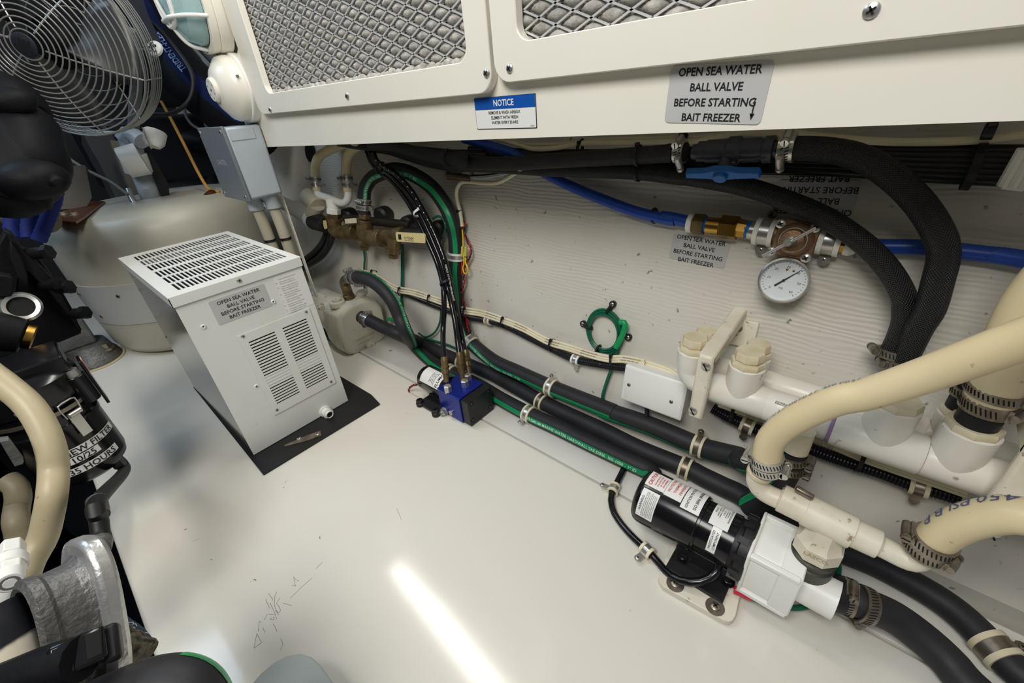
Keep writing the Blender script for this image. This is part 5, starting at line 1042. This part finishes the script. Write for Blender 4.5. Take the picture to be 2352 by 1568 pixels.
# upright plate and struts above the tank
solo(MB().prism([(q.x,q.z) for q in pp('y1.75 @A 430,1250 640,1240 690,1480 640,1568 430,1568')],0,.01,Matrix(((1,0,0,0),(0,0,1,1.75),(0,1,0,0),(0,0,0,1)))),'mounting_panel',mat('dull_grey_panel',(112,110,104),.6,c2=(90,88,82),scale=12),'dull grey upright panel behind the copper bracket, left of the white pipe','panel')
def strut(nm,lab,s,r,mt,cat='bar',n=8): return solo(MB().tube(resamp(spline(pp(s)),.02),r,n),nm,mt,lab,cat)
strut('rusty_rod','rusty thin rod leaning down behind the fan to the copper bracket','d1.45 @A 420,980 480,1110 560,1290 640,1450 680,1560',.006,mat('rust',(120,74,40),.7))
strut('brace_bar','dull tan flat brace leaning from the fan cage down to the tank','d1.4 @A 860,1070 900,1180 960,1320 1050,1530',.017,mat('tan_brace',(98,92,76),.6),n=4)
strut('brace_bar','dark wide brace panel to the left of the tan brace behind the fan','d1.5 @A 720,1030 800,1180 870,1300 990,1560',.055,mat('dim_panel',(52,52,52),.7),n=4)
strut('control_cable','thin grey cable hanging from the fan to the tank top','d1.2 @A 330,970 420,1090 520,1190 680,1290 830,1365 960,1460',.0045,inkg,'cable')
ar_=thing('amber_tube','thin amber copper tube slanting down to a copper cone foot on the tank','tube',p1('d1.3 @A 1590,1510')); MB().tube(resamp(spline(pp('d1.30 @A 1210,760 1290,905 1400,1120 1480,1280 1550,1400 1590,1435 1650,1440')),.02),.0045,8).build('rod',rope,ar_); MB().cyl(p1('d1.3 @A 1600,1430'),p1('d1.3 @A 1590,1510'),.010,.032,16).build('cone_foot',copper,ar_)
vp_=thing('vent_pipe','white plastic vent pipe with side tee rising from the tank','pipe',p1('d1.32 @A 1160,1568'))
MB().tube(resamp(spline(pp('d1.22 @A 950,1010 985,1080 1000,1150 d1.28 1060,1300 1110,1420 d1.34 1170,1590')),.02),.026,20).build('pipe',grayw,vp_)
MB().tube(resamp(spline(pp('d1.2 @A 1070,1060 1010,1020 960,1010 930,1060')),.02),.022,16).build('bend',grayw,vp_)
MB().cyl(p1('d1.22 @A 1075,1190'),p1('d1.20 @A 925,1225'),.043,.040,24).build('side_cap',nylon,vp_,bev=.002); MB().cyl(p1('d1.22 @A 990,1150'),p1('d1.25 @A 1045,1290'),.034,.034,24).build('tee_body',nylon,vp_,bev=.002)
solo(MB().tube(resamp(spline(pp('d1.25 @B 1100,-20 1130,60 1160,110 1130,150 1115,170')),.01),.008,10),'hook',steel,'bent steel hook rod standing on the tank beside the vent pipe','hook')
solo(MB().prism([(q.x,q.z) for q in pp('y1.70 @A 1080,1130 1120,1130 1265,1380 1275,1500 1210,1470 1150,1330')],0,.006,Matrix(((1,0,0,0),(0,0,1,1.70),(0,1,0,0),(0,0,0,1)))),'black_bracket',rubm,'black perforated bracket to the right of the white vent pipe','bracket')
bl=thing('pull_switch','white pull chain lamp holder hanging behind the fan','lamp holder',p1('d1.15 @A 1160,1040')); MB().lathe([(0,0),(.016,0),(.024,.012),(.026,.040),(.022,.044),(0,.044)],fr(p1('d1.15 @A 1150,1100'),p1('d1.15 @A 1165,1000')-p1('d1.15 @A 1150,1100')),20).build('holder',nylon,bl)
cA=resamp(pp('d1.12 @A 1070,960 1135,1110'),.006); mb=MB()
for q in cA: mb.sphere(q,.0028,n=6)
mb.build('bead_chain',steel,bl,stuff=True)
# big duct with lettering, straps and dark masses behind
dt,dD_=hose('large black duct with a blue lettered band, curving behind the bulkhead light',pp('d1.25 @A 900,-160 1080,120 1200,330 1360,540 1560,730 1800,900 2000,1000'),.068,mat('black_duct',(12,13,18),.7,ior=1.25),28,name='exhaust_duct',cat='duct')
sD=[(0,-10),(1,-10)]; bandm=mat('blue_band',(10,26,66),.8,ior=1.25); stripe(dt,dD_,.068,sD,.040,bandm,.22,.95,name='printed_band'); 
p,T,t=at(dD_,p1('d1.25 @A 1470,680')); tube_text(dt,dD_,.0688,sD,'TRIDENT-FLEX',t,.022,mat('pale_blue_print',(130,160,215),.5),rev=True,bold=.02)
fs_=thing('frame_strap','slate coloured upright strap with a pale bolt at the right side of the fan','strap',p1('d1.25 @A 1100,300')); MB().tube(resamp(spline(pp('d1.12 @A 990,-60 1015,60 1070,200 1130,320 1160,405')),.03),.026,4).build('strap',mat('slate_strap',(28,32,42),.5),fs_); screw(fs_,p1('d1.06 @A 1165,370'),-FWD,.020,nylon)
solo(MB().tube(resamp(spline(pp('d1.15 @A 1090,130 1200,230 1310,355 1420,510 1450,620 1430,730 1370,805 1270,855 1160,855')),.012),.0055,10),'black_cable',rubm,'thin black cable looping right of the fan over the lettered duct','cable')
solo(MB().tube(resamp(spline(pp('d1.3 @A 1385,820 1400,880 1440,935 1490,965')),.012),.004,8),'grey_wire',inkg,'short grey wire running down to the dark lid of the electrical box','wire')
solo(MB().tube(resamp(spline(pp('d1.35 @A 1425,775 1470,755 1530,760 1590,780')),.012),.004,8),'grey_wire',inkg,'short grey wire crossing below the lettered duct','wire')
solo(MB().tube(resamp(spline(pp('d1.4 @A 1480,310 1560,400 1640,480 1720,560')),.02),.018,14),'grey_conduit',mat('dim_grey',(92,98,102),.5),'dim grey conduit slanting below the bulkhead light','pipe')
solo(MB().sphere(p1('d1.50 @A 1180,520'),.15,(1,1,.8),24),'black_drum',ironb,'large rounded blue-black drum in the dark behind the duct','drum',sharp=180)
solo(MB().box(.36,.3,.24,fr(p1('d1.75 @A 1130,1130'),UP,(1,.2,0))),'dark_case',mat('blue_dark_case',(20,24,34),.5),'dark case in the shadow behind the white vent pipe','case',bev=.02)
solo(MB().tube(resamp(spline(pp('d1.75 @A 1260,1060 1400,1050 1560,1070')),.03),.045,18),'dark_hose',ironb,'short dark hose end in the shadow left of the electrical box','hose')
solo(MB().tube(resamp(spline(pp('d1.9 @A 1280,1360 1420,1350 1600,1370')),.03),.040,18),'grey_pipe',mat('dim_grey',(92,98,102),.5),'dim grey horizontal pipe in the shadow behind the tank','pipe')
# ================= FAN =================
fc=p1('d.96 128,100'); tc=(C0-fc).normalized(); fa=(tc*.86-RIGHT*.50+DOWN*.02).normalized(); FM=fr(fc,fa,-DOWN); RF=.186
fan=thing('fan','large chrome wire caged fan with aluminium blades in the upper left corner','fan',fc)
def dome(t,front): 
    r=RF*t; z=(.030+.052*(1-t**2.2)) if front else (-.030-.045*(1-t**2.0)); return r,z
for i in range(2,18):
    t=(i+.6)/17.6; r,z=dome(t,True); MB().torus(FM@Matrix.Translation((0,0,z)),r,.0015,56,6).build('front_ring',wireg,fan)
for k in range(8):
    z=.024-k*.0085; MB().torus(FM@Matrix.Translation((0,0,z)),RF*(1.0 if k<2 else 1.012),.0013 if k!=3 else .0022,56,6).build('side_ring',wireg,fan)
for i in range(5,22,4):
    r,z=dome(i/24,False); MB().torus(FM@Matrix.Translation((0,0,z-.01)),r,.0013,48,5).build('rear_ring',wireg,fan)
for k in range(6):
    a=math.radians(k*60+12); pts=[]
    for i in range(4,25): r,z=dome(i/24,True); pts.append(FM@V((r*math.cos(a),r*math.sin(a),z-.0018)))
    pts.append(FM@V((RF*math.cos(a),RF*math.sin(a),-.04))); MB().tube(pts,.0017,6).build('spoke',wireg,fan)
    pts=[FM@V((RF*t*math.cos(a+.3),RF*t*math.sin(a+.3),dome(t,False)[1]-.012)) for t in [.15+.85*j/10 for j in range(11)]]; MB().tube(pts,.0017,6).build('rear_spoke',wireg,fan)
bg=MB().lathe([(0,.084),(.021,.084),(.022,.0855),(.022,.088),(.020,.089),(0,.089)],FM,32).build('badge',mat('black_badge',(34,36,44),.4,c2=(52,54,62),scale=200),fan)
mb=MB(); Mb=FM@Matrix.Translation((0,0,.0892))@Matrix.Rotation(-.35,4,'Z'); mb.text('JE',Mb,.027,bold=.06,y=-.010); mb.text('JAN FAN',Mb,.004,y=.0135); mb.build('emblem',holem,bg)
MB().lathe([(0,-.06),(.045,-.06),(.050,-.04),(.050,.0),(.020,.012),(.020,.028),(0,.030)],FM,28).build('motor',iron,fan)
for k in range(3):
    a0=math.radians(k*120+35); mb=MB(); vs=[]; nu,nv=8,8
    for i in range(nu+1):
        t=.20+.72*i/nu; wv=.16+.62*math.sin(min(1,t*1.1)*2.3)
        for j in range(nv+1):
            u=j/nv-.5; a=a0+u*wv*1.6; vs.append((RF*t*math.cos(a),RF*t*math.sin(a),-u*.060*(1-.3*t)+.003))
    mb.add(vs,[(i*(nv+1)+j,i*(nv+1)+j+1,(i+1)*(nv+1)+j+1,(i+1)*(nv+1)+j) for i in range(nu) for j in range(nv)],FM); o=mb.build('blade',blade,fan,sharp=180); s_=o.modifiers.new('t','SOLIDIFY'); s_.thickness=.0012
MB().box(.010,.018,.006,FM@Matrix.Rotation(math.radians(-30),4,'Z')@Matrix.Translation((RF+.003,0,.018))).build('cage_clip',steel,fan)
mb=MB(); mb.tube(resamp(spline([FM@V((0,0,-.06)),FM@V((.02,-.10,-.12)),p1('d1.25 @A 1000,1030')]),.03),.014,12); mb.build('stand',grayd,fan)
# ================= ENGINE PARTS along the left edge =================
def YM(y): return Matrix(((1,0,0,0),(0,0,1,y),(0,1,0,0),(0,0,0,1)))
def yprism(nm,mt,lab,cat,y,s,dep=.03,parent=None,bev=.002):
    mb=MB().prism([(q.x,q.z) for q in pp('y%.3f '%y+s)],0,dep,YM(y))
    return mb.build(nm,mt,parent,bev=bev) if parent is not None else solo(mb,nm,mt,lab,cat,bev=bev)
eb_=thing('engine_block','large dark engine block standing in the bilge left of the deck','engine',(-.6,1.1,-.6))
MB().bx((-1.0,.35,-.6),(-.34,1.75,.34)).build('crankcase',iron,eb_,bev=.03)
MB().bx((-.92,.45,.33),(-.42,1.65,.55)).build('cylinder_head',iron,eb_,bev=.04)
for k in range(5): MB().cyl((-.45,.55+k*.24,.20),(-.30,.55+k*.24,.20),.045,.038,20).build('side_boss',iron,eb_,bev=.003)
en=thing('engine_casting','lumpy black engine manifold casting at the left edge under the fan','engine',p1('d.82 @A 150,1100'))
MB().tube(resamp(spline(pp('d.86 @A -200,640 40,760 90,900 d.84 170,1060 210,1210 200,1330 d.82 80,1420 -60,1470')),.01),lambda t,i:.045+.018*math.sin(t*3.1)+.003*math.sin(i*.9),22).build('manifold',iron,en,sharp=180)
MB().sphere(p1('d.80 @A 60,760'),.028,(1.5,1,.9),16).build('lug',iron,en,sharp=180); MB().tube(resamp(spline(pp('d.80 @A 250,1380 340,1340 400,1350 440,1385')),.006),.013,14).build('spigot',iron,en,sharp=180)
MB().tube(resamp(spline(pp('d.82 @A -100,900 60,1100 140,1300 100,1500')),.01),.052,20).build('runner',iron,en,sharp=180)
MB().sphere(p1('d.80 @A 250,1350'),.045,(1.2,1,.8),16).build('boss',iron,en,sharp=180)
eh=thing('engine_hoses','row of ribbed blue hoses wrapped round a tan pipe below the black manifold','hose',p1('d.98 @B 200,250'))
MB().tube(resamp(pp('d1.0 @B 100,200 420,240'),.02),.030,18).build('tan_pipe',mat('tan_pipe',(104,96,78),.5),eh)
for s in ('@B 150,60 115,180 95,300 120,400','@B 320,40 285,160 245,290 250,400','@B 485,-20 460,100 415,220 370,330 330,420'): MB().tube(resamp(spline(pp('d.93 '+s)),.006),lambda t,i:.0125+.0010*(i%2),14).build('blue_hose',strapb,eh)
br=thing('engine_bracket','black ribbed engine mounting bracket with hex bolts, left of the tank','bracket',p1('y1.02 @B 300,900'))
yprism('side_plate',iron,'','',1.06,'@B -60,520 60,330 150,470 330,560 470,760 560,900 640,1040 700,1215 520,1290 -60,1440',.05,br)
yprism('rib',iron,'','',1.03,'@B 30,330 110,360 210,520 300,590 470,770 700,1180 690,1215 420,860 250,700 215,680 160,560',.035,br)
yprism('rib',iron,'','',1.02,'@B 90,420 180,560 240,720 250,900 200,930 130,900 150,720 80,560',.04,br)
for s in ('390,520','570,820','710,1040','480,790'): 
    q=p1('y1.025 @B '+s); MB().cyl(q+V((-.02,.02,0)),q,.0095,.0095,16).lathe([(0,0),(.012,0),(.0118,.007),(0,.008)],fr(q,(1,-.7,.1)),6).build('hex_bolt',iron,br)
q=p1('y.99 @B 185,990'); MB().lathe([(.0215,0),(.0235,.003),(.0205,.007),(.0155,.006),(.0150,0)],fr(q,(C0-q).normalized()+V((0,0,.2))),36).build('chrome_ring',steel,br,label='chrome ring round a bolt hole'); MB().lathe([(0,-.01),(.0155,-.01),(.0155,.002),(0,.002)],fr(q,(C0-q).normalized()+V((0,0,.2))),24).build('bolt_hole',holem,br)
yprism('step',iron,'','',.985,'@B -60,700 110,735 120,830 100,900 -60,910',.03,br)
a,b=p1('y.98 @B -60,1190'),p1('y.975 @B 205,1235'); MB().cyl(a,b,.030,.027,26).build('drain_tube',iron,br,bev=.002); c=b+(b-a).normalized()*.011; MB().cyl(b,c,.0200,.0200,10).build('brass_cap',brass,br,bev=.001,label='brass hex cap')
ms=thing('engine_mount','round grey engine mount foot with a nut, on the deck left of the tank','mount',p1('f0 @B 830,1420'))
mc=p1('f0 @B 800,1400'); mc=V((min(mc.x,-.045),1.70,0))
MB().lathe([(0,.001),(.066,.001),(.068,.006),(.064,.022),(.058,.030),(.050,.060),(0,.062)],Matrix.Translation(mc)@Matrix.Diagonal((1,1.15,1,1)),40).build('foot',castg,ms); MB().lathe([(0,.001),(.074,.001),(.074,.004),(0,.004)],Matrix.Translation(mc)@Matrix.Diagonal((1,1.15,1,1)),40).build('pad',beige,ms)
MB().lathe([(0,0),(.022,0),(.022,.006),(.015,.006),(.015,.022),(0,.022)],fr(mc+V((.035,-.035,.032)),UP),6).build('nut',steeld,ms); MB().bx((mc.x-.05,mc.y-.03,.06),(mc.x+.03,mc.y+.04,.15)).build('block',castg,ms,bev=.006)
# ---------- oil filter housing ----------
fb_=p1('d.60 @C 700,960'); RFt=.055; fcx,fcy=-.105,.88
q=p1('x-.105 @C 560,1010'); 
fl=thing('filter_housing','black cylindrical filter housing with chrome latch and white lettered tapes','filter',(fcx,fcy,.08))
zb_=.130; zt3=.270
M=Matrix.Translation((fcx,fcy,0))
MB().lathe([(0,zb_-.012),(RFt*.45,zb_-.012),(RFt*.8,zb_-.004),(RFt*.95,zb_+.004),(RFt,zb_+.016),(RFt,zt3-.05),(RFt*1.02,zt3-.048),(RFt*1.02,zt3-.04),(RFt*.98,zt3-.038),(RFt*.98,zt3),(0,zt3)],M,56).build('canister',rubg,fl)
hdm=MB().lathe([(0,zt3-.002),(RFt*1.08,zt3-.002),(RFt*1.10,zt3+.004),(RFt*1.10,zt3+.03),(RFt*.9,zt3+.04),(0,zt3+.045)],M,48).build('head',rubg,fl)
MB().bx((fcx-.10,fcy-.035,zt3+.03),(fcx+.055,fcy+.05,zt3+.055)).build('mounting_head',rubg,fl,bev=.003)
for ax_,ay_ in ((-.3,-.062),(.05,-.05)): pass
q=V((fcx+.052,fcy-.03,zt3+.02)); MB().cyl(q-V((0,0,.045)),q,.013,.013,18).build('stud_boss',rubg,fl,bev=.001); MB().cyl(q,q+V((0,0,.010)),.0095,.0085,12).build('stud',steel,fl)
q=V((fcx-.005,fcy-.055,zt3+.006)); MB().lathe([(0,0),(.014,0),(.014,.004),(.010,.006),(.012,.010),(.009,.014),(.010,.020),(0,.022)],fr(q,(-.1,-.5,1)),18).build('hex_plug',steeld,fl)
q=V((fcx+.066,fcy+.004,zt3-.01)); MB().box(.004,.03,.08,Matrix.Translation(q)).build('side_tab',rubg,fl,bev=.001); MB().box(.001,.016,.020,Matrix.Translation(q+V((.0026,-.002,.03)))).build('pink_tag',mat('pink_tag',(222,150,150),.5),fl)
def cylp(a,z,R): return V((fcx+R*math.sin(a),fcy-R*math.cos(a),z))
def raycf(s,R):
    x_,y_=[float(v) for v in s.split(',')]; F_=FR['C']; r=ray(F_[0]+x_*F_[2],F_[1]+y_*F_[2]); o=C0-V((fcx,fcy,0)); A=r.x**2+r.y**2; B=2*(o.x*r.x+o.y*r.y); D=max(0,B*B-4*A*(o.x**2+o.y**2-R*R)); t=(-B-math.sqrt(D))/(2*A); p=C0+r*t
    return math.atan2(p.x-fcx,-(p.y-fcy)),p.z
def tape(s0,s1,hh,txt,size,al='R'):
    (a0,z0),(a1,z1)=raycf(s0,RFt),raycf(s1,RFt); z=(z0+z1)/2; a0-=.55; n=20; mb=MB()
    vs=[cylp(a0+(a1-a0)*i/n,zz,RFt+o) for o in (.0004,0) for zz in (z-hh/2,z+hh/2) for i in range(n+1)]
    b=mb.add(vs,[(i,i+1,n+2+i,n+1+i) for i in range(n)]).build('tape_label',labw,fl); v_,f_,w_=text_geo(txt,.012)
    MB().add([cylp(a1-.006/RFt+(vx-w_)*size/RFt,z+(vy-.35)*size,RFt+.0008) for vx,vy in v_],f_).build('lettering',ink,b); return z
zA=tape('600,840','905,620',.0120,'NEW FILTER',.0135)
tape('600,910','820,810',.0115,'02/10/25',.0135); tape('600,1000','960,800',.0120,'1535 HOURS',.0135)
aL,zL=raycf('640,610',RFt); nL=V((math.sin(aL),-math.cos(aL),0)); Ml=fr(cylp(aL,zL,RFt+.004),nL,(0,0,-1))
lt5=MB().box(.040,.0135,.002,Ml).build('latch_lever',steel,fl); 
aH,zH=raycf('560,490',RFt); nH=V((math.sin(aH),-math.cos(aH),0)); Mh=fr(cylp(aH,zH,RFt+.003),nH,UP)
MB().tube([Mh@V(v) for v in ((-.012,-.010,0),(.004,-.012,.001),(.012,-.011,.002),(.014,-.006,.003),(.014,.006,.003),(.012,.011,.002),(.004,.012,.001),(-.012,.010,0))],.0012,8).build('latch_bail',steel,lt5); MB().cyl(Mh@V((-.008,-.008,.003)),Mh@V((-.008,.008,.003)),.004,.004,12).build('latch_pivot',steel,lt5)
aK,zK=raycf('475,385',RFt); Mk=fr(cylp(aK,zK,RFt+.001),V((math.sin(aK),-math.cos(aK),0)),UP); MB().box(.003,.032,.003,Mk).build('latch_hook',steel,fl)
hc=MB().lathe([(RFt+.004,zt3-.018),(RFt+.0052,zt3-.018),(RFt+.0052,zt3-.012),(RFt+.004,zt3-.012)],M,40); hc.build('band',steeld,fl)
# drain hose under the filter and things in the bilge
q0=V((fcx+.030,fcy-.0,zb_-.008)); dh=thing('drain_hose','black drain hose with grey fittings hanging below the filter housing','hose',q0)
MB().tube(resamp(spline([q0+V((0,0,.006)),q0+V((.001,-.002,-.03)),p1('x-.085 @C 800,1250'),p1('x-.09 @C 810,1400'),p1('x-.095 @D 930,180'),p1('x-.097 @D 935,260')]),.008),.0085,16).build('tube_wall',rubm,dh)
MB().cyl(q0+V((0,0,.004)),q0-V((0,0,.022)),.010,.009,6).build('fitting',castg,dh); a,b=p1('x-.086 @C 790,1240'),p1('x-.089 @C 810,1370'); MB().cyl(a,b,.0098,.0098,16).build('ferrule',castg,dh); a,b=p1('x-.096 @D 938,255'),p1('x-.098 @D 930,335'); MB().cyl(a,b,.0100,.0092,12).build('end_fitting',castg,dh)
# ---------- foreground cream hose and fittings ----------
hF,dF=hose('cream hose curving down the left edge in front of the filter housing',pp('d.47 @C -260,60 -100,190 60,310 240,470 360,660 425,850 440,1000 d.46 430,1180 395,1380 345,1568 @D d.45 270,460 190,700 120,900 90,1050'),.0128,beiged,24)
wn=thing('valve_fitting','stack of white plastic hex nuts on a fitting in front of the left cream hose','fitting',p1('d.40 @D 100,600')); a,b=p1('d.42 @D 105,300'),p1('d.38 @D 92,640'); M=fr(a,b-a); L=(b-a).length
for z0,z1,r,n in ((0,.30,.0105,6),(.30,.42,.0065,20),(.42,.62,.0122,24),(.60,.78,.0110,6),(.78,1.0,.0098,20)): MB().cyl(M@V((0,0,z0*L)),M@V((0,0,z1*L+.0003)),r,r*.96,n).build('nut' if n==6 else 'collar',nylon,wn,bev=.001)
MB().cyl(b,b+(b-a).normalized()*.001,.0048,.0044,20).build('stem_end',nylon,wn); MB().cyl(b+(b-a).normalized()*.0002,b+(b-a).normalized()*.0006,.0066,.0066,20).build('bore',inkg,wn)
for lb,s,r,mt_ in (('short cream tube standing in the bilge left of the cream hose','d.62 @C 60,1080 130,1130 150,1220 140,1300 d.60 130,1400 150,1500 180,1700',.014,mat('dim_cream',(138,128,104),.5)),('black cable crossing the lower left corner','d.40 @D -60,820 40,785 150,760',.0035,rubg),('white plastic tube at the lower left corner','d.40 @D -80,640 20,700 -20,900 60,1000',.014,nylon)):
    solo(MB().tube(resamp(spline(pp(s)),.006),r,18),'tube' if r>.005 else 'cable',mt_,lb,'tube' if r>.005 else 'cable')
solo(MB().prism([(q.x,q.z) for q in pp('y.62 @C 0,765 70,755 195,925 185,945 120,965')],0,.012,YM(.62)),'metal_tab',castg,'grey angled metal tab at the left edge beside the cream hose','bracket')
# grey cast outlet
gc_=thing('cast_outlet','rough grey cast metal outlet with a bright flange in the lower left corner','fitting',p1('d.34 @D 600,900'))
oc=p1('d.335 @D 700,1010'); tcx=(C0-oc).normalized(); zx=-RIGHT-tcx*(-RIGHT).dot(tcx); zx=(zx.normalized()+tcx*.42).normalized(); cu=(p1('d.335 @D 700,370')-p1('d.335 @D 810,1000')).normalized(); zx=(zx-cu*zx.dot(cu)).normalized(); Mo=fr(oc,zx,cu)@Matrix.Diagonal((1,1,.66,1))
MB().prism(sup(.063,.036,48,2.8),-.030,-.008,Mo).build('flange',foil,gc_,bev=.004,sharp=50)
mb=MB(); n=48; rings=[((.052,.031),-.009),((.047,.029),.000),((.046,.028),.022),((.048,.030),.026),((.048,.030),.036),((.043,.026),.040),((.040,.024),.038),((.040,.024),-.008)]
for ((a0,b0),z0),((a1,b1),z1) in zip(rings,rings[1:]): mb.add([(x,y,z0) for x,y in sup(a0,b0,n,2.3)]+[(x,y,z1) for x,y in sup(a1,b1,n,2.3)],[(i,(i+1)%n,n+(i+1)%n,n+i) for i in range(n)],Mo)
mb.build('barrel',castg,gc_,sharp=60); MB().prism(sup(.040,.024,n,2.3),-.0085,-.006,Mo).build('bore',holem,gc_)
kc=thing('cable_connector','glossy black plug connector with lever in front of the grey cast outlet','connector',p1('d.29 @D 750,1250')); Mk=fr(p1('d.285 @D 745,1290'),(-FWD*.7-DOWN*.5+RIGHT*.5),(RIGHT*.9-DOWN*.45))
MB().box(.028,.022,.020,Mk).build('shell',rubg,kc,bev=.003); mb=MB(); mb.box(.007,.015,.002,Mk,(.008,.001,.0098)); mb.box(.002,.018,.002,Mk,(-.003,0,.0100)); mb.build('socket',holem,kc); MB().box(.010,.024,.018,Mk,(.015,-.002,-.004)).build('clip_end',rubm,kc,bev=.003)
MB().tube(resamp(spline(pp('d.28 @D 760,1330 600,1380 400,1440 150,1540 -50,1620')),.01),.014,12).build('lever',iron,kc)
bs=thing('braided_sleeve','frayed grey braided sleeve over a cable beside the black connector','sleeve',p1('d.36 @D 1150,1330')); d=resamp(spline(pp('d.37 @D 820,1180 920,1240 1040,1310 1150,1370 1250,1430')),.0035)
MB().tube(d,lambda t,i:.0215+.0010*math.sin(i*1.7),20).build('sleeve',mat('braid_sleeve',(112,104,84),.8,c2=(22,22,22),scale=160,amt=1,bump=.8,bscale=260),bs); mb=MB()
for k in range(46):
    i=random.randrange(2,len(d)-3); T=(d[i+1]-d[i]).normalized(); a=random.uniform(0,6.28); N_=T.orthogonal().normalized(); N_=N_*math.cos(a)+T.cross(N_)*math.sin(a); B_=T.cross(N_); mb.tube([d[i]+N_*.0222,d[i]+N_*.0238+T*.003+B_*.002,d[i]+N_*.0228+T*.006+B_*.004],.00035,4)
mb.build('frayed_strands',yel,bs,stuff=True)
solo(MB().tube(resamp(spline(pp('d.40 @D 860,1000 960,1090 1080,1150 1200,1200 1300,1290')),.006),lambda t,i:.020-.008*t,14),'blue_wrap',mat('blue_wrap',(38,58,88),.8,bump=.6,bscale=120),'dull blue wrapped cable behind the grey cast outlet','cable',sharp=180)
solo(MB().tube(resamp(spline(pp('d.30 @D -120,1060 20,1150 80,1300 120,1400')),.006),.018,20),'pipe_end',pvcb,'dirty white pipe end in the bottom left corner','pipe')
solo(MB().tube(resamp(spline(pp('d.30 @D -160,1030 -60,1120 20,1240')),.006),.022,20),'blue_black_hose',ironb,'blue-black hose behind the dirty white pipe end','hose')
hN,dN=hose('thick black hose with green side crossing the bottom edge at the left',pp('d.30 0,1760 150,1665 260,1612 350,1580 410,1578 452,1604 d.31 472,1660 474,1800'),.0195,rub,36,step=.003)
stripe(hN,dN,.0195,[(0,-95),(.5,-85),(.62,-80),(.8,-75),(1,-80)],.014,greenb,.60,1)
pg_=[(q.x,q.y) for q in pp('f.06 480,1680 560,1590 600,1545 630,1520 660,1505 690,1500 715,1508 735,1526 760,1560 800,1620 850,1720')]; solo(MB().prism(list(reversed(pg_)),.001,.060),'grey_fin',tgrey,'pale grey mottled block with a rounded tip at the bottom edge','block',bev=.0015)
# scratches and marks on the deck
def stroke(mb,pts,w=.00022):
    P_=[p1('f.0002 %.1f,%.1f'%(400+x*.2232,1100+y*.2232)) for x,y in pts]
    for a,b in zip(P_,P_[1:]):
        d_=(b-a).normalized(); s_=UP.cross(d_)*w; mb.add([a+s_,a-s_,b-s_,b+s_],[(0,1,2,3)])
mb=MB()
for q in ([(968,1175),(1000,1215),(1018,1245)],[(1055,1155),(1035,1210),(1030,1290),(1050,1350),(1075,1400)],[(940,1230),(955,1270),(985,1330)],[(985,1270),(1015,1330),(1040,1390),(1055,1440)],[(1088,1220),(1052,1280),(1080,1310),(1095,1350),(1080,1375),(1040,1350)],[(1120,1275),(1210,1300)],[(970,1390),(1040,1392)],[(960,1385),(925,1450)],[(985,1440),(1030,1420),(1025,1450),(985,1440)],[(875,1460),(865,1568)],[(875,1460),(895,1475)],[(912,1525),(935,1580)],[(1020,1490),(1040,1520),(1058,1568)],[(1232,1005),(1250,1030),(1285,1052)],[(1228,1010),(1240,1060),(1248,1100),(1212,1090)],[(1420,1015),(1310,1110),(1195,1225)],[(1525,850),(1460,920)],[(190,640),(265,610)],[(1160,5),(1140,40)],[(2290,300),(2340,420)],[(850,1590),(900,1680),(820,1740),(850,1590)],[(1100,1640),(1120,1700),(1090,1760)]): stroke(mb,q)
solo(mb,'scratches',inkg,'cluster of fine scratches on the deck left of centre','marks')
mb=MB()
for q,w in (([(105,518),(130,512)],.0006),([(375,832),(388,822)],.0006),([(812,1040),(828,1030),(844,1042)],.0004),([(1503,585),(1497,600),(1503,612)],.0004),([(1120,85),(1135,85)],.0004)): stroke(mb,q,w)
solo(mb,'debris',holem,'tiny dark crumbs scattered on the deck left of the lamp reflection','debris',stuff=True)
